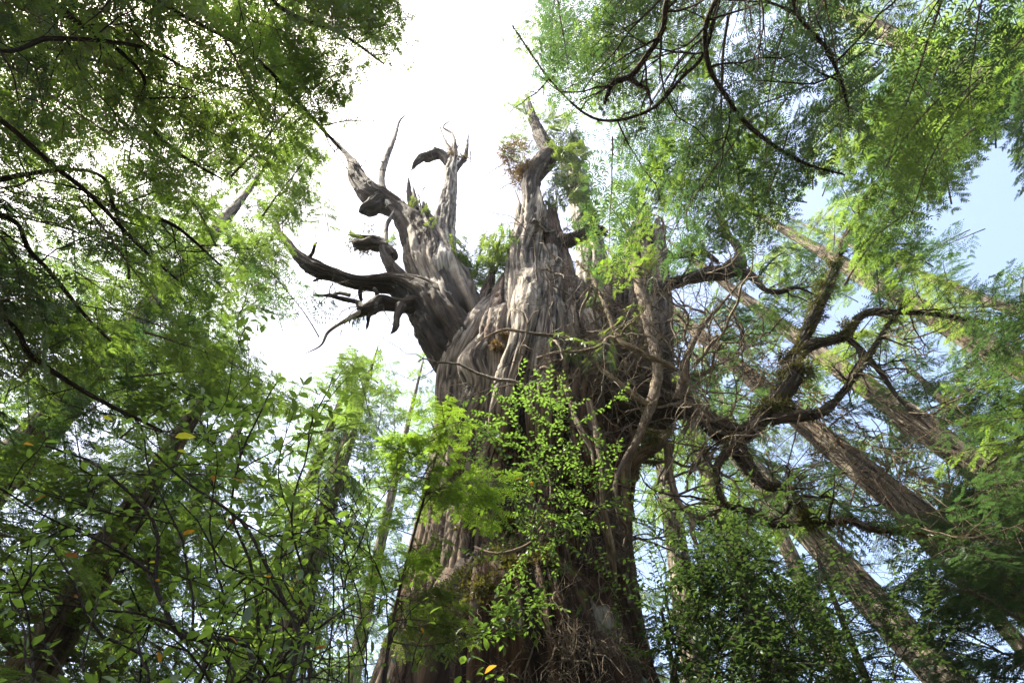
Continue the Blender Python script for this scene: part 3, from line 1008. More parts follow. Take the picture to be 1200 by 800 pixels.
for j in range(26):
    px, py = RN.uniform(470, 640), RN.uniform(560, 780)
    p = surf(px, py, -.03)
    if p is not None:
        bare_at(p, (RN.gauss(.0, .7), -.5, RN.gauss(-.5, .5)), RN.uniform(.4, .9), RN.uniform(.005, .010), sv=.6, nsub=5)
for j in range(8):
    bare(RN.uniform(590, 625), RN.uniform(170, 215), 6.7, (RN.gauss(-.6, .6), RN.gauss(0, .4), RN.gauss(.3, .6)), RN.uniform(1.0, 2.4), .016, 2, DEADWOOD, .8, .4, 4)
for (px, py, d) in ((412, 205, (-.5, 0, .7)), (455, 200, (-1, 0, .1)), (450, 190, (-1, 0, .35)), (360, 300, (-.8, 0, -.3)), (335, 290, (-.9, 0, -.1)), (430, 340, (-.6, 0, -.6)), (395, 326, (-.5, 0, .6)), (620, 130, (-.3, 0, 1)), (600, 215, (-1, 0, -.2)), (420, 360, (-.6, 0, -.4))):
    bare(px, py, 6.8, d, RN.uniform(.9, 2.0), .014, 2, TWIG, .5, .35, 4)

# moss and shag
mt = []
for (_, P, R), n_, l_ in [(RIGHT_LIMBS[0], 2600, .14), (RIGHT_LIMBS[1], 900, .09), (RIGHT_LIMBS[2], 500, .07), (RIGHT_LIMBS[3], 900, .10), (RIGHT_LIMBS[4], 900, .09), (RIGHT_LIMBS[6], 700, .10), (RIGHT_LIMBS[9], 500, .08), (RIGHT_LIMBS[10], 900, .07), (RIGHT_LIMBS[12], 500, .06), (RIGHT_LIMBS[13], 500, .06)]:
    tris, tn = tufts(P, R, n_, l_, .012, rng, .5)
    link("moss", tri_mesh("moss", tris, tn), MOSS, G, "stuff")


def clump(px, py, Y, rad, n_, mat, ln=.07, parent=G, name="moss", squash=.6, wd=.012):
    c = V3((surf(px, py) if Y == 0 else None) or at(px, py, Y or 7.0))
    o = norm(rng.normal(0, 1, (n_, 3)))
    sub = rng.normal(0, rad * .55, (6, 3)) * np.array((1, 1, squash))
    b = c + sub[rng.integers(0, 6, n_)] + o * np.array((rad, rad, rad * squash)) * rng.uniform(.2, .75, (n_, 1))
    d = norm(o + rng.normal(0, .5, (n_, 3)) + np.array((0, 0, -.3)))
    wv = norm(np.cross(d, rng.normal(0, 1, (n_, 3)))) * wd
    tris = np.stack([b - wv, b + wv, b + d * (ln * rng.uniform(.5, 1.5, (n_, 1)))], 1)
    link(name, tri_mesh(name, tris, np.clip(rng.normal(.5, .25, n_), 0, 1)), mat, parent, "stuff")


for (x, y, Y, r_, n_) in ((590, 622, 0, .17, 1100), (600, 660, 0, .10, 500), (640, 655, 0, .12, 500), (660, 560, 0, .12, 400), (545, 612, 0, .12, 400), (700, 540, 0, .14, 500), (575, 690, 0, .2, 900), (932, 420, 6.35, .22, 1200), (925, 440, 6.35, .26, 1300), (980, 310, 6.15, .14, 600), (968, 335, 6.25, .14, 600), (955, 362, 6.3, .16, 700), (905, 478, 6.3, .2, 900), (985, 392, 6.3, .16, 700), (760, 522, 6.3, .16, 800), (424, 284, 6.8, .34, 1500), (950, 608, 6.1, .12, 500), (866, 314, 7.2, .26, 900)):
    clump(x, y, Y, r_, n_, MOSS)
clump(597, 188, 6.7, .42, 1400, OMOSS, .2)
clump(612, 205, 6.75, .3, 700, OMOSS, .25)
clump(533, 186, 7.1, .22, 500, OMOSS, .12)
clump(582, 408, 0, .12, 350, OMOSS, .08)
clump(590, 395, 0, .10, 250, OMOSS, .08)
# mossy shoulder over the dark foot
for k_, line in enumerate([[(488, 748), (505, 722), (525, 702), (548, 684), (570, 668), (592, 655)], [(505, 738), (522, 722), (545, 705), (560, 690)], [(560, 700), (580, 690), (610, 676), (640, 664)], [(530, 745), (545, 728), (562, 715)]]):
    sh = [surf(x, y) or at(x, y, 7.2) for (x, y) in line]
    P, R, _ = spline(sh, [.17 if k_ == 0 else .13] * len(sh), 40)
    tris, tn = tufts(P, R * (1.3 if k_ == 0 else 1.7), 1100 if k_ == 0 else 500, .05, .014, rng, .3, 1)
    link("moss", tri_mesh("moss", tris, tn), MOSS, G, "stuff")

# shards and thin dead sticks at the broken tops
def splinters(P, R, n_, ln, mat=DEADWOOD, sv=.7):
    ax = norm(P[-1] - P[-4])
    for j in range(n_):
        o = norm(np.array([RN.gauss(0, 1) for _ in range(3)]))
        o = norm(o - ax * (o @ ax))
        st = P[-1 - RN.randint(0, 4)] + o * R[-1] * RN.uniform(.5, 1.05)
        L_ = RN.uniform(.4, 1.2) * ln
        d = norm(ax + o * RN.uniform(-.1, .35))
        Q = st - d * L_ * .5 + d * (np.linspace(0, 1, 5) * L_ * 1.5)[:, None]
        tb = Tubes()
        tb.add(Q, RN.uniform(.5, 1.2) * ln * .09 * np.array((1, .9, .7, .4, .02)), 4)
        link("splinter", tb.mesh("splinter", sv * RN.uniform(.5, 1.3)), mat, G)


for (o_, P, R) in SP[:6]:
    splinters(P, R, 12, .85, BARK if P[0][0] < 0 else DEADWOOD)
for (px, py, n_) in ((531, 178, 7), (546, 178, 3), (618, 118, 6), (604, 170, 8), (640, 168, 5), (645, 245, 4), (489, 246, 3), (768, 262, 4), (415, 200, 4), (452, 170, 3)):
    for j in range(n_):
        bare(px + RN.gauss(0, 5), py + RN.gauss(0, 5), 6.9, (RN.gauss(-.1, .7), RN.gauss(0, .5), RN.gauss(.5, .6)), RN.uniform(.5, 1.7), RN.uniform(.010, .020), 2, DEADWOOD if j % 2 else TWIG, .8, .5, 4)

# living foliage of the giant
for (px, py, Y, d, ln, mt_) in [
    (690, 230, 6.6, (-.12, -.2, -1), 2.2, CED), (664, 170, 6.7, (.0, -.2, -1), 2.6, CED), (655, 178, 6.7, (.35, -.2, -1), 2.2, CED), (676, 190, 6.6, (0, 0, -1), 2.4, CED), (668, 150, 6.6, (.1, 0, -1), 2.4, CED),
    (640, 165, 6.6, (.1, 0, 1), 1.2, CED), (632, 140, 6.6, (.5, 0, .4), 1.3, CED), (625, 165, 6.7, (-.6, 0, .1), 1.2, CED),
    (620, 180, 6.7, (-.7, -.3, -.4), 1.2, CED), (640, 190, 6.7, (.7, -.3, .2), 1.4, CED), (632, 150, 6.7, (.3, -.4, .5), 1.2, CED),
    (560, 320, 7.2, (-.2, -.2, 1), 1.4, CED), (572, 330, 7.2, (.2, -.2, 1), 1.4, CED), (545, 320, 7.2, (-.3, -.3, .9), 1.2, CED), (580, 320, 7.2, (.1, 0, 1), 1.7, HEM), (552, 330, 7.2, (0, 0, 1), 1.8, HEM),
    (490, 262, 7.0, (.2, -.2, .8), .7, CED), (486, 280, 7.0, (.4, -.4, .1), .8, CED), (478, 250, 7.0, (.1, -.2, 1), .7, CED),
    (690, 400, 6.4, (-.5, -.4, -.4), 1.2, HEM), (700, 390, 6.4, (.3, -.5, -.2), 1.2, CED), (710, 410, 6.3, (-.1, -.6, -.6), 1.3, HEM), (690, 330, 6.8, (.4, -.4, .1), 1.2, YEL), (700, 345, 6.8, (-.2, -.4, -.5), 1.0, YEL), (735, 330, 6.8, (.4, -.4, .4), 1.0, CED),
    (430, 360, 6.8, (-.2, -.2, -.6), .8, CED), (440, 290, 6.8, (.2, 0, .5), .8, YEL), (430, 280, 6.8, (-.5, 0, .5), .7, CED),
]:
    s = at(px, py, Y)
    put_bough(G, s, s + Vector(d).normalized() * ln, 'cedar', mt_, RN)

for j in range(16):   # green tuft in the fork between the left and middle spires
    s = at(RN.uniform(538, 592), RN.uniform(312, 345), RN.uniform(7.0, 7.6))
    put_bough(G, s, s + Vector((RN.gauss(0, .45), RN.gauss(-.2, .3), 1)).normalized() * RN.uniform(.9, 1.7), 'cedar', (CED, HEM)[j % 2], RN)
for j in range(22):   # curtain of fronds hanging from the living top
    s = at(RN.uniform(648, 684), RN.uniform(145, 215), RN.uniform(6.4, 6.8))
    put_bough(G, s, s + Vector((RN.gauss(0, .25), RN.gauss(-.1, .2), -1)).normalized() * RN.uniform(1.2, 2.2), 'cedar', CED, RN)
for j in range(10):
    s = at(RN.uniform(612, 648), RN.uniform(125, 190), RN.uniform(6.4, 6.8))
    put_bough(G, s, s + Vector((RN.gauss(0, .7), RN.gauss(-.1, .3), RN.gauss(0, .6))).normalized() * RN.uniform(.7, 1.3), 'cedar', CED, RN)

# ================================================================== OTHER CONIFERS


def trunk_line(x1, y1, x2, y2, dist, lean=0.0):
    """base on the ground and upward direction of a trunk seen from pixel 1 (low) to pixel 2 (high), first point dist away"""
    r1, r2 = ray(x1, y1).normalized(), ray(x2, y2).normalized()
    nn = r1.cross(r2).normalized()
    d = (Vector((0, 0, 1)) - nn * nn.z).normalized()
    p = CAM + r1 * dist
    return p - d * (p.z / d.z), d


RT = [
    # x1,y1,x2,y2,dist,H,width px at p1,label
    (1200, 425, 1040, 335, 20, 34, 30, "brown leaning trunk entering at the right edge above the sunlit trunk", .45, 11),
    (1200, 575, 1040, 462, 18, 34, 36, "conifer with sunlit golden patches on its trunk, above the shaggy reddish one", .6, 12),
    (1180, 665, 960, 488, 13, 30, 38, "leaning conifer with shaggy mossy debris hanging along its reddish trunk", .3, 13),
    (1140, 800, 945, 588, 16, 32, 44, "pale grey leaning conifer trunk crossed by a dark bare limb, lower right", .95, 14),
    (1195, 800, 1085, 680, 22, 30, 17, "slim brown conifer trunk in the lower right corner below the pale grey trunk", .4, 15),
    (808, 700, 783, 545, 22, 33, 26, "straight hazy conifer trunk just right of the giant cedar's foot", .6, 16),
    (1200, 353, 1092, 314, 26, 36, 11, "thin pale pole-like conifer near the right edge under the sky gap", .9, 17),
    (330, 680, 395, 490, 19, 34, 26, "hazy brown conifer leaning right behind the broadleaf shrub, left of the giant cedar", .5, 18),
    (1200, 95, 1120, 62, 20, 34, 34, "mossy conifer whose pale trunk shows through bright boughs at the upper right corner", .8, 19),
]
TREES = {}
for (x1, y1, x2, y2, ds, H, wp, lab, sv, sd_) in RT:
    b_, d_ = trunk_line(x1, y1, x2, y2, ds)
    p = CAM + ray(x1, y1).normalized() * ds
    r_ = wp / 2 * depth(p) / FPX
    r0 = r_ / (1 - min(.8, p.z / H)) ** .75
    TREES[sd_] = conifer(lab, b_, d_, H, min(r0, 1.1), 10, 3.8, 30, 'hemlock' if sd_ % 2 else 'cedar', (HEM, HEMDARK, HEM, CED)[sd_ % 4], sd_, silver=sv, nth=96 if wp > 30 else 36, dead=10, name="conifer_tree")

# shaggy debris on the reddish trunk
tr_ = TREES[13]
b_, d_ = trunk_line(1180, 665, 960, 488, 13)
for i in range(34):
    h = RN.uniform(5, 16)
    s = V3(b_ + d_ * h)
    a = RN.uniform(0, 6.28)
    o = np.array((math.cos(a) * .5, math.sin(a) * .5, 0))
    tb = Tubes()
    branch(tb, s + o * .8, o + np.array((0, 0, -.7)), RN.uniform(.6, 1.9), .014, RN, 3, .4, 5, -.08)
    link("dead_branch", tb.mesh("dead_branch", .3), TWIG, tr_)
P = np.array([V3(b_ + d_ * h) for h in np.linspace(5, 18, 30)])
tris, tn = tufts(P, np.full(30, .42), 1500, .22, .02, rng, .9)
link("moss", tri_mesh("moss", tris, tn), OMOSS, tr_, "stuff")

# forest around: trunks mostly hidden by their own boughs
FILL = [
    # x, y, H, r, c0, lmax, n, kind, mat, label
    (-10.2, 3.4, 15, .45, 4, 5.4, 48, 'hemlock', HEM, "near hemlock whose dense green boughs fill the left edge of the view"),
    (-7.0, 8.8, 26, .5, 5, 4.4, 60, 'hemlock', HEM, "tall hemlock with sunlit yellow-green boughs left of the sky gap"),
    (-10.5, 9, 27, .5, 4, 4.4, 60, 'hemlock', HEMDARK, "dark hemlock filling the left edge above the broadleaf shrub"),
    (-5.0, 14.5, 27, .5, 5, 3.6, 80, 'cedar', HEM, "pale feathery cedar behind the broadleaf shrub's dark leaves"),
    (-9.5, 15, 29, .5, 4, 4.2, 60, 'hemlock', HEMDARK, "shadowy hemlock in the lower left corner behind the shrub"),
    (-7.4, -.6, 17, .4, 6, 4.6, 36, 'hemlock', HEM, "overhead hemlock whose boughs cover the top left corner"),
    (-2.6, -2.6, 21, .4, 9, 3.8, 24, 'lace', HEM, "hemlock reaching in over the top edge left of the sky gap"),
    (-1.8, 22, 30, .4, 5, 3.2, 70, 'cedar', CED, "distant yellow-green cedar seen left beside the giant trunk"),
    (-6, 24, 34, .4, 5, 3.4, 70, 'hemlock', HEM, "far hemlock seen through gaps behind the left shrub"),
    (3.4, 21, 32, .4, 5, 3.4, 50, 'cedar', CED, "distant bright cedar seen right of the giant trunk behind bare twigs"),
    (7.2, 17, 30, .45, 4, 3.8, 40, 'cedar', HEM, "green cedar behind the curling dark limb on the right"),
    (13.5, 12, 18, .5, 3, 5.2, 70, 'hemlock', HEMDARK, "dark hemlock in the lower right corner"),
    (12.4, 4.8, 15, .5, 4, 5.0, 70, 'hemlock', HEMDARK, "dark blue-green hemlock with boughs along the right edge"),
    (6.4, 27, 34, .45, 6, 3.4, 36, 'hemlock', CED, "far sunny hemlock between the pale grey trunk and the giant cedar"),
    (12, 22, 34, .45, 5, 3.6, 30, 'hemlock', HEM, "far hemlock behind the right-hand leaning trunks"),
]
# long outer sprays that fringe the clearing
FTS = []
EDGE = {5: [(470, 20, 9, 4), (490, 70, 9.5, 4), (430, 60, 9, 3), (440, 110, 10, 4), (400, 100, 10, 3), (350, 70, 9, 1)],
        1: [(385, 150, 12, 5), (370, 200, 12.5, 6), (350, 245, 13, 6), (380, 240, 13, 4), (310, 300, 13.5, 6), (325, 330, 14, 5), (280, 350, 14, 6), (265, 400, 14, 6), (300, 250, 13, 5)],
        6: [(480, -20, 10, 3), (440, 20, 10, 3)],
        3: [(330, 445, 16, 5), (300, 440, 16, 4), (400, 430, 16, 5), (430, 400, 16, 4), (450, 440, 16, 5)]}
FILL += [
    (3.3, 7.7, 7.6, .11, 1.5, 2.1, 70, 'hemlock', HEMDARK, "young dark hemlock close to the right of the giant cedar's foot"),
    (4.9, 8.3, 7.2, .10, 1.5, 2.0, 60, 'hemlock', HEMDARK, "smaller young hemlock under the pale grey leaning trunk, bottom right"),
    (2.3, 8.6, 6.6, .09, 1.5, 1.6, 44, 'hemlock', HEMDARK, "thin young hemlock half hidden behind the giant cedar's right edge"),
]
for i, (x, y, H, r_, c0, lm, n_, kd, mt_, lab) in enumerate(FILL):
    FT = None
    FT = conifer(lab, (x, y, 0), (RN.uniform(-.03, .03), RN.uniform(-.03, .03), 1), H, r_, c0, lm, n_, kd, mt_, 300 + i, name="cedar_tree" if kd == 'cedar' else "hemlock_tree", dead=5)
    FTS.append(FT)
    if i in EDGE:
        for (px, py, dd, n_) in EDGE[i]:
            for j in range(n_):
                e = at_r(px + RN.uniform(-32, 32), py + RN.uniform(-32, 32), dd * RN.uniform(.9, 1.15))
                q_ = proj(e)
                if in_poly(q_, GAPS[0]):
                    continue
                o_ = Vector((e.x - x, e.y - y, 0)).normalized()
                put_bough(FT, e - (o_ + Vector((RN.uniform(-.5, .5), RN.uniform(-.5, .5), RN.uniform(-.5, .1)))).normalized() * RN.uniform(1.4, 2.6), e, 'lace' if j % 3 else 'hemlock', mt_, RN)

# the outer sprays of the two near hemlocks on the left, hung from long dark limbs
def canopy(root, limbs, box, n_, dist, kinds, mats, seed, ln=(1.3, 2.6), away=None, skip=()):
    rnd = random.Random(seed)
    for j in range(n_):
        px, py = rnd.uniform(box[0], box[2]), rnd.uniform(box[1], box[3])
        if any(in_poly((px, py), g) for g in GAPS) or any(in_poly((px, py), g) for g in skip):
            continue
        e = at_r(px, py, rnd.uniform(*dist))
        o_ = Vector((e.x - away[0], e.y - away[1], 0)).normalized() + Vector((rnd.gauss(0, .5), rnd.gauss(0, .5), rnd.uniform(-.35, .15)))
        k_ = rnd.choice(kinds)
        s_ = e - o_.normalized() * rnd.uniform(*ln)
        m_ = proj(s_.lerp(e, .6))
        if shades(s_, e, .32 if root in (LA, LB) else .85) or in_gap(s_, e, k_, GAPS[1:]) or (m_ and any(in_poly(m_, g) for g in GAPS)):
            continue
        put_bough(root, s_, e, k_, rnd.choice(mats), rnd)


def dark_limb(root, src, pts, seed, mossn=200):
    P = [Vector(src)]
    R = [.10]
    for (x, y, wp, dd) in pts:
        p = at_r(x, y, dd)
        P.append(p)
        R.append(max(.006, wp / 2 * depth(p) / FPX))
    o, Pn, Rn = bark_tube("limb", P, R, 10, 140, (.012, .01, .004), seed, root, LIMB, .2, hf=4)
    for j in range(8):
        k_ = RN.randint(60, 134)
        tb = Tubes()
        branch(tb, Pn[k_], np.array((RN.gauss(.3, .6), RN.gauss(.2, .6), RN.gauss(-.2, .3))), RN.uniform(.6, 1.7), .010, RN, 2, .35, 4, -.03)
        link("dead_branch", tb.mesh("dead_branch", .1), LIMB, root)
    return Pn


LA, LB = FTS[0], FTS[5]
for k_, pts in enumerate([
    [(-60, 110, 7, 8), (0, 140, 6, 8.2), (60, 192, 6, 8.4), (105, 228, 5, 8.6), (165, 290, 4, 8.9), (210, 330, 2, 9.2)],
    [(-40, 250, 6, 9), (40, 300, 5, 9.2), (100, 370, 4, 9.4), (130, 400, 2, 9.5)],
    [(60, 200, 5, 9), (140, 250, 5, 9.4), (200, 262, 4, 9.6), (260, 312, 2, 10)],
    [(-40, 360, 6, 9), (40, 420, 6, 9), (110, 465, 5, 9.2), (190, 505, 3, 9.4)],
]):
    dark_limb(LA, (-10.2, 3.4, 7.5), pts, 700 + k_)
for k_, pts in enumerate([
    [(-40, 40, 6, 8), (60, 45, 6, 8.2), (120, 48, 5, 8.4), (180, 60, 4, 8.6), (240, 95, 3, 8.9)],
    [(100, -60, 6, 8), (200, 10, 5, 8.4), (290, 60, 5, 8.8), (350, 120, 4, 9.2), (400, 175, 2, 9.4)],
    [(140, 60, 5, 8.8), (160, 130, 4, 9), (210, 180, 4, 9.3), (260, 210, 2, 9.5)],
    [(250, -60, 5, 8.5), (330, 10, 5, 8.8), (400, 40, 4, 9.2), (450, 75, 2, 9.5)],
]):
    dark_limb(LB, (-7.4, -.6, 9.5), pts, 720 + k_)
canopy(LA, None, (-40, 120, 400, 480), 128, (8, 14), ('hemlock', 'hemlock', 'lace'), (HEM, HEM, HEMDARK), 71, away=(-10.2, 3.4))
canopy(LB, None, (-40, -40, 500, 240), 84, (7.5, 13), ('hemlock', 'lace', 'lace'), (HEM, HEM, CED), 72, away=(-7.4, -.6))
canopy(LB, None, (60, 90, 400, 260), 26, (9, 14), ('hemlock', 'lace'), (HEM, HEM, CED), 83, away=(-7.4, -.6))
canopy(LB, None, (-40, -40, 440, 120), 14, (8, 12), ('hemlock',), (HEM, HEM, HEMDARK), 82, away=(-7.4, -.6))
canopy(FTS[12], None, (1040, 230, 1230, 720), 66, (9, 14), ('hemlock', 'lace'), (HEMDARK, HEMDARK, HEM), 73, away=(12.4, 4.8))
canopy(TREES[19], None, (960, 40, 1110, 190), 34, (13, 18), ('hemlock',), (CED, HEM, HEMDARK), 74, away=(12, 9), ln=(1.6, 3))
canopy(TREES[19], None, (1130, -30, 1230, 200), 34, (12, 17), ('hemlock',), (HEMDARK, HEM, HEM), 75, away=(13, 7), ln=(1.6, 3))
canopy(TREES[11], None, (880, 200, 1100, 330), 26, (13, 18), ('hemlock', 'lace'), (HEMDARK, HEMDARK, HEM), 76, away=(12, 12))

# overhanging hemlock whose lacy boughs and dark branches cover the upper right; its trunk stands behind the camera on the right
OV = thing("hemlock_tree", "overhanging hemlock with dark curved branches and lacy dark sprays across the top right", "hemlock tree", (5.4, -3.2, 0))
bark_tube("trunk", [Vector((5.4, -3.2, -.3)), Vector((5.4, -3.2, 1)), Vector((5.2, -3.1, 6)), Vector((5.1, -3.0, 14)), Vector((5.0, -2.9, 24))], [.75, .5, .42, .3, .05], 28, 120, (.05, .05, .02), 400, OV, TRUNK, .4, hf=2)
ovl = []
for i, (src, pts) in enumerate([
    ((5.1, -3.0, 10.5), [(960, -140, 8, 7.0), (880, -60, 8, 7.2), (830, 20, 8, 7.6), (830, 75, 8, 7.8), (850, 112, 7, 8.0), (882, 152, 7, 8.2), (940, 190, 5, 8.4), (990, 205, 3, 8.6)]),
    ((5.1, -3.0, 10.5), [(900, -120, 9, 6.6), (812, -50, 9, 6.8), (782, 0, 9, 7.0), (776, 36, 9, 7.0), (752, 74, 9, 7.0), (738, 90, 10, 7.0), (718, 98, 9, 7.0), (708, 122, 4, 7.0)]),
    ((5.1, -3.0, 9.5), [(1100, -140, 7, 6.8), (1000, -80, 7, 7.0), (930, 0, 6, 7.4), (970, 60, 6, 7.8), (990, 110, 5, 8.2), (996, 150, 3, 8.4)]),
    ((5.1, -3.0, 11.5), [(980, -160, 8, 7.4), (860, -40, 8, 8.0), (826, 60, 6, 8.4), (800, 90, 5, 8.4), (760, 130, 5, 8.5), (700, 140, 4, 8.6), (650, 100, 3, 8.6), (600, 30, 2, 8.6)]),
]):
    P = [Vector(src)]
    R = [.12]
    for (x, y, wp, dd) in pts:
        p = at_r(x, y, dd)
        P.append(p)
        R.append(max(.006, wp * .36 * depth(p) / FPX))
    o, Pn, Rn = bark_tube("limb", P, R, 10, 160, (.012, .01, .004), 410 + i, OV, LIMB, .2, hf=4)
    ovl.append((Pn, Rn))
    tris, tn = tufts(Pn, Rn, 700, .05, .01, rng, .4)
    link("moss", tri_mesh("moss", tris, tn), MOSS, OV, "stuff")
    for j in range(20):
        k_ = RN.randint(50, 150)
        tb = Tubes()
        branch(tb, Pn[k_], np.array((RN.gauss(0, .8), RN.gauss(.2, .8), RN.gauss(-.1, .3))), RN.uniform(.6, 1.5), .012, RN, 2, .4, 4, -.02)
        link("dead_branch", tb.mesh("dead_branch", .1), LIMB, OV)
bx = V3(at_r(738, 92, 7.0))
tb = Tubes()
branch(tb, bx, np.array((.3, .3, -.6)), .5, .035, RN, 2, .5, 2)
link("dead_branch", tb.mesh("dead_branch", .1), LIMB, OV)
for j in range(84):
    px, py = RN.uniform(580, 1150), RN.uniform(-60, 340)
    if any(in_poly((px, py), g) for g in GAPS):
        continue
    if px < 700 and py > 160:
        continue
    dd = RN.uniform(7.5, 13)
    e = at_r(px, py, dd)
    # each spray hangs from one of the overhead limbs
    Pn = ovl[RN.randrange(4)][0]
    a = RN.uniform(-.6, .6)
    o = Vector((RN.uniform(-.6, .3), RN.uniform(.2, 1), RN.uniform(-.3, .1))).normalized()
    s = e - o * RN.uniform(1.2, 2.4)
    if in_gap(s, e, 'lace') or shades(s, e):
        continue
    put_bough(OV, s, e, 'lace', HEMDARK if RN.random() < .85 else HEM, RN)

canopy(OV, None, (562, -30, 720, 140), 30, (9, 13), ('lace',), (HEMDARK, HEMDARK, HEM), 77, away=(5.4, -3.2))
canopy(OV, None, (960, 190, 1130, 330), 22, (9, 13), ('lace',), (HEMDARK, HEMDARK, HEM), 78, away=(9.4, -1.2))
canopy(OV, None, (680, 130, 880, 310), 26, (9.5, 12), ('hemlock', 'lace'), (HEM, HEMDARK), 79, away=(6, -2))
canopy(FTS[11], None, (1040, 560, 1230, 840), 46, (8, 12), ('hemlock',), (HEMDARK,), 80, away=(13.5, 12))
canopy(FTS[2], None, (-30, 330, 250, 640), 34, (9, 13), ('hemlock',), (HEMDARK, HEM), 81, away=(-10.5, 9))

# ================================================================== SHRUBS
def leaf_mesh(name, mat, w_=.5, curl=.12):
    xs = np.array((0, .22, .5, .78, 1.0))
    hw = np.array((.02, .8, 1.0, .62, .02)) * w_ * .5
    v = []
    for x, h in zip(xs, hw):
        z = -curl * (x - .3) ** 2 * 1.6
        v += [(x, -h, z + h * .28), (x, 0, z), (x, h, z + h * .28)]
    f = []
    for i in range(4):
        for j in range(2):
            a = i * 3 + j
            f.append((a, a + 3, a + 4, a + 1))
    me = mesh_from(name, np.array(v), np.array(f), True)
    fattr(me, "tone", np.full(len(v), .35))
    me.materials.append(mat)
    return me


LEAVES = {k: leaf_mesh("leaf", m_) for k, m_ in (("g", SALAL), ("y", LYEL), ("o", LORG), ("b", LBRN), ("h", HUCK))}
_lv = np.array([v.co[:] for v in LEAVES["g"].vertices])
_lf = np.array([p.vertices[:] for p in LEAVES["g"].polygons])


def shrub(label, stems, seed, leaf=.07, nsub=7, sublen=.6, nobj=240, mat=SALAL, stemmat=STEM, space=.06, name="broadleaf_shrub", cat="shrub", odd=.05, levels=2, stem_sv=.3, group=None, tonem=.4, extra=(), keep=1.0, float_=False):
    rnd = random.Random(seed)
    rn = np.random.default_rng(seed)
    s0 = Vector(stems[0][0][0])
    root = thing(name, label, cat, s0 if float_ else (s0.x, s0.y, 0), group)
    lv = []
    for (pts, r_) in stems:
        pts = [Vector(p) for p in pts]
        P, R, u = spline(pts, np.linspace(r_, r_ * .3, len(pts)), max(12, len(pts) * 7))
        P = P + fbm(P * 2.2, seed, 2)[:, None] * .05
        tb = Tubes()
        tb.add(P, R, 6)
        tips = []
        for j in range(nsub):
            i = rnd.randint(int(len(P) * .3), len(P) - 2)
            dd = norm(P[i + 1] - P[i])
            o = np.array([rnd.gauss(0, 1), rnd.gauss(-.15, 1), rnd.gauss(.1, .7)])
            branch(tb, P[i], dd * .5 + norm(o), sublen * rnd.uniform(.5, 1.3), R[i] * .5 + .001, rnd, levels, .35, 4, -.01, 4, tips)
        tips.append((P[int(len(P) * .55):], 1))
        link("stem", tb.mesh("stem", stem_sv), stemmat, root)
        for (Q, l_) in tips:
            seg = np.linalg.norm(np.diff(Q, axis=0), axis=1)
            tot = seg.sum()
            c = np.r_[0, np.cumsum(seg)]
            x = tot * .25
            side = 1
            while x < tot:
                i = min(len(Q) - 2, np.searchsorted(c, x) - 1)
                p = Q[i] + (Q[i + 1] - Q[i]) * ((x - c[i]) / (seg[i] + 1e-9))
                d = norm(Q[i + 1] - Q[i])
                if rnd.random() < keep:
                    lv.append((p, d, side))
                side = -side
                x += space * rnd.uniform(.6, 1.5)
            lv.append((Q[-1], norm(Q[-1] - Q[-2]), 0))
    rnd.shuffle(lv)
    # leaves that show largest come first as parts of their own
    def size(l):
        q = Vector(l[0])
        pr = proj(q)
        ok = pr and -20 < pr[0] < 1220 and -20 < pr[1] < 820
        return -(1 / max(.5, depth(q)) if ok else 0)
    lv.sort(key=size)
    tv, tf, tt = [], [], []
    for i, (p, d, sd) in enumerate(lv):
        sidev = norm(np.cross(np.array((0, 0, 1.0)), d) + 1e-3)
        x = norm(d * .6 + sidev * sd * .9 + np.array((rnd.gauss(0, .25), rnd.gauss(0, .25), rnd.gauss(-.2, .25))))
        z = norm(np.array((rnd.gauss(0, .35), rnd.gauss(-.1, .35), 1.0)))
        z = norm(z - x * (z @ x))
        y = np.cross(z, x)
        s = leaf * rnd.uniform(.6, 1.25)
        if i < nobj:
            k = "g" if mat is SALAL else "h"
            if rnd.random() < odd:
                k = rnd.choice("yyob")
            o = link("leaf", LEAVES[k], None, root)
            M = Matrix((x * s, y * s, z * s)).transposed().to_4x4()
            M.translation = Vector(p)
            o.matrix_basis = M
            if k != "g" and k != "h":
                o["label"] = {"y": "yellow leaf", "o": "orange leaf", "b": "brown leaf"}[k]
        else:
            X = p + (_lv * s) @ np.stack([x, y, z])
            tf.append(_lf + len(tv) * len(_lv))
            tv.append(X)
            tt.append(np.full(len(_lv), np.clip(rn.normal(tonem, .25), 0, 1)))
    for (px, py, dist, k, sc, tilt) in extra:
        p = at_r(px, py, dist)
        o = link("leaf", LEAVES[k], None, root)
        M = Matrix.Rotation(tilt, 4, 'Y') @ Matrix.Rotation(rnd.uniform(-.4, .4), 4, 'X') @ Matrix.Scale(sc, 4)
        M.translation = p
        o.matrix_basis = M
        o["label"] = {"y": "yellow leaf", "o": "orange leaf", "b": "brown leaf", "g": "green leaf"}[k]
    if tv:
        me = mesh_from("foliage", np.vstack(tv), np.vstack(tf), True)
        fattr(me, "tone", np.concatenate(tt))
        link("foliage", me, mat, root, "stuff")
    return root


def stem_px(pts, gx=None):
    """stem through pixels (x, y, range); runs down to the ground first"""
    P = [at_r(*p) for p in pts]
    g = P[0]
    b_ = Vector((g.x * (1.02), g.y * 1.02, -.1))
    return [b_, b_.lerp(g, .5) + Vector((.03, .02, 0))] + P


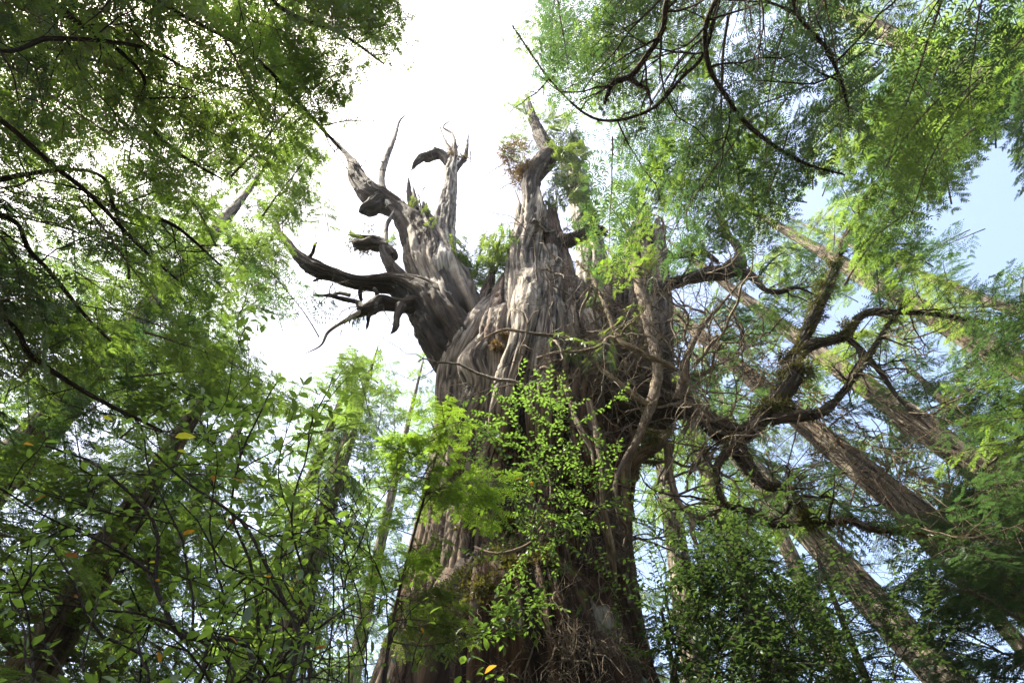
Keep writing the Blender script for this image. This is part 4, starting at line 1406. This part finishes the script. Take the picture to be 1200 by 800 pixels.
shrub("big broadleaf shrub on the left with a bright yellow leaf and a few orange leaves", [
    (stem_px([(300, 800, 3.0), (215, 740, 3.1), (168, 680, 3.15), (165, 610, 3.2), (120, 550, 3.3), (50, 522, 3.3)]), .016),
    (stem_px([(240, 800, 3.1), (225, 735, 3.2), (205, 640, 3.3), (180, 560, 3.4), (165, 500, 3.5)]), .010),
    (stem_px([(345, 800, 3.2), (322, 700, 3.3), (296, 625, 3.4), (258, 585, 3.45), (215, 560, 3.5), (185, 530, 3.5)]), .015),
    (stem_px([(180, 820, 2.9), (120, 740, 2.95), (80, 680, 3.0), (55, 640, 3.05)]), .010),
], 501, leaf=.050, nsub=11, sublen=.62, nobj=290, odd=.025, extra=[
    (205, 512, 3.3, "y", .10, -.1), (214, 626, 3.3, "o", .055, -.5), (120, 489, 3.35, "y", .06, .2), (28, 520, 3.2, "o", .05, .1), (208, 528, 3.3, "y", .05, .1),
])
shrub("tall dark-leaved shrub whose leaf tips stand against the white sky left of the giant trunk", [
    (stem_px([(305, 800, 3.7), (290, 660, 3.9), (275, 570, 4.0), (298, 495, 4.1), (325, 450, 4.2)]), .014),
    (stem_px([(360, 800, 3.8), (350, 660, 4.0), (345, 560, 4.1), (372, 480, 4.2), (392, 442, 4.3)]), .012),
    (stem_px([(270, 800, 3.8), (250, 660, 4.0), (255, 560, 4.1), (240, 490, 4.2)]), .010),
], 502, leaf=.075, nsub=9, sublen=.62, nobj=260, odd=.02, space=.055)
shrub("twiggy shrub of thin brown stems and small leaves against the trunk's left foot", [
    (stem_px([(x, 800, 4.4), (x + RN.uniform(-12, 12), 700, 4.6), (x + RN.uniform(-30, 30), 610, 4.8), (x + RN.uniform(-40, 40), 545, 5.0)]), .009) for x in (330, 360, 385, 410, 430, 455)
], 503, leaf=.05, nsub=8, sublen=.7, nobj=200, odd=.02, space=.10, keep=.6)
shrub("low leafy shrub spread along the bottom left edge", [
    (stem_px([(x, 850, 2.7), (x + 10, 770, 2.8), (x + RN.uniform(-40, 40), 700, 2.95)]), .009) for x in (20, 90, 160, 250, 340)
], 504, leaf=.05, nsub=8, sublen=.5, nobj=250, odd=.03)
shrub("small shrub with a few long leaves at the bottom edge before the dark foot", [
    (stem_px([(520, 900, 4.2), (480, 800, 4.3), (500, 720, 4.4)]), .010),
    (stem_px([(480, 900, 4.0), (540, 800, 4.1), (530, 745, 4.2)]), .008),
], 505, leaf=.08, nsub=5, sublen=.4, nobj=120, space=.09)
# huckleberry in front of the trunk
def stem_up(pts):
    return [at(*p) for p in pts]


shrub("green huckleberry sprays growing out of the middle of the giant trunk", [
    (stem_up([(672, 590, 6.6), (650, 560, 5.9), (620, 520, 5.6), (598, 480, 5.5)]), .016),
    (stem_up([(660, 600, 6.6), (630, 575, 5.9), (590, 560, 5.6), (560, 560, 5.6)]), .014),
    (stem_up([(680, 580, 6.6), (680, 540, 5.9), (660, 500, 5.7), (640, 470, 5.7)]), .014),
    (stem_up([(690, 610, 6.7), (690, 600, 6.1), (715, 590, 5.8), (740, 600, 5.8)]), .012),
    (stem_up([(660, 600, 6.6), (640, 600, 6.0), (650, 640, 5.8), (640, 670, 5.9)]), .010),
    (stem_up([(640, 590, 6.6), (600, 590, 5.9), (570, 600, 5.6), (540, 590, 5.6)]), .012),
], 506, leaf=.060, nsub=8, sublen=1.0, nobj=280, mat=HUCK, space=.03, name="huckleberry_shrub", odd=.01, tonem=.5, levels=2, float_=True)
shrub("small bright huckleberry tuft on the dark lower trunk above the bottom edge", [
    (stem_up([(600, 730, 7.0), (598, 715, 6.3), (604, 700, 6.2)]), .008),
    (stem_up([(606, 730, 7.0), (618, 712, 6.3), (630, 716, 6.2)]), .008),
    (stem_up([(590, 735, 7.0), (580, 735, 6.4), (565, 742, 6.3)]), .008),
], 509, leaf=.09, nsub=5, sublen=.4, nobj=120, mat=HUCK, space=.05, name="huckleberry_shrub", odd=.0, tonem=.5, float_=True)
# evergreen huckleberry, lower right; its shade is put into dark leaf colour
shrub("dark small-leaved huckleberry thicket at the bottom right of the giant trunk", [
    (stem_px([(x, 900, 5.4), (x + RN.uniform(-20, 30), 780, 5.7), (x + RN.uniform(-30, 50), 690, 6.0), (x + RN.uniform(-30, 60), y, 6.2)]), .014) for (x, y) in ((780, 660), (820, 640), (850, 625), (890, 650), (930, 690), (800, 700), (870, 640))
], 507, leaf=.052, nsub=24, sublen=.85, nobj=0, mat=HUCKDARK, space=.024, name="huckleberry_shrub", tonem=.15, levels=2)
shrub("shadowy huckleberry in the bottom right beneath the pale grey leaning trunk", [
    (stem_px([(x, 900, 6.4), (x + RN.uniform(-20, 30), 800, 6.6), (x + RN.uniform(-30, 50), 740, 6.8)]), .012) for x in (860, 930, 980, 1020)
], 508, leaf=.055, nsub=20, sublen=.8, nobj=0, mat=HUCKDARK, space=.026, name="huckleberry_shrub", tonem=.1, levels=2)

# young cedar before the trunk, sunlight put into its yellow-green fronds
SPL = thing("cedar_sapling", "young cedar with bright yellow-green fronds in front of the giant trunk's left side", "sapling", (0, 0, 0))
sp = stem_px([(440, 860, 4.9), (462, 720, 5.2), (484, 630, 5.4), (504, 560, 5.5), (516, 515, 5.55), (520, 492, 5.6)])
SPL.location = Vector((sp[0].x, sp[0].y, 0))
ORIGIN[SPL.name] = Vector(SPL.location)
_, P, R = bark_tube("trunk", sp, [.018, .016, .015, .013, .011, .009, .006, .003], 10, 120, (.003, .002, .001), 520, SPL, STEM, .3, hf=4)
for j in range(34):
    u = RN.uniform(.68, 1.0)
    s = Vector(P[int(u * 119)])
    a = RN.uniform(0, 6.28)
    l_ = (1.15 - u) * .9 + .2
    e = s + Vector((math.cos(a), math.sin(a), RN.uniform(-.25, .5))).normalized() * l_ * RN.uniform(.7, 1.1)
    put_bough(SPL, s, e, 'frond' if u > .7 else 'cedar', YEL if u > .74 else CED, RN)
for j in range(16):   # the bright leafy head
    s = Vector(P[int(RN.uniform(.88, .99) * 119)])
    a = RN.uniform(0, 6.28)
    put_bough(SPL, s, s + Vector((math.cos(a) * 1.2, math.sin(a), RN.uniform(-.5, .6))).normalized() * RN.uniform(.4, .85), 'frond', YEL, RN)
# ================================================================== AIR: thin forest haze
x, y, a, b_ = -620, 620, -3, 60
hv = [(i_, j_, k_) for k_ in (a, b_) for j_ in (x, y) for i_ in (x, y)]
hz = link("haze", mesh_from("haze", np.array(hv, float), np.array([(0, 2, 3, 1), (4, 5, 7, 6), (0, 1, 5, 4), (2, 6, 7, 3), (0, 4, 6, 2), (1, 3, 7, 5)])), kind="stuff")
m, t, out = new_mat("forest_haze")
v_ = t.nodes.new("ShaderNodeVolumePrincipled")
v_.inputs["Color"].default_value = (.86, .92, 1.0, 1)
v_.inputs["Density"].default_value = .0004
v_.inputs["Anisotropy"].default_value = .3
t.links.new(v_.outputs[0], out.inputs["Volume"])
hz.data.materials.append(m)
print("boughs", NB, "objects", len(bpy.data.objects), "tris", sum(len(m.loops) - 2 * len(m.polygons) for m in bpy.data.meshes))
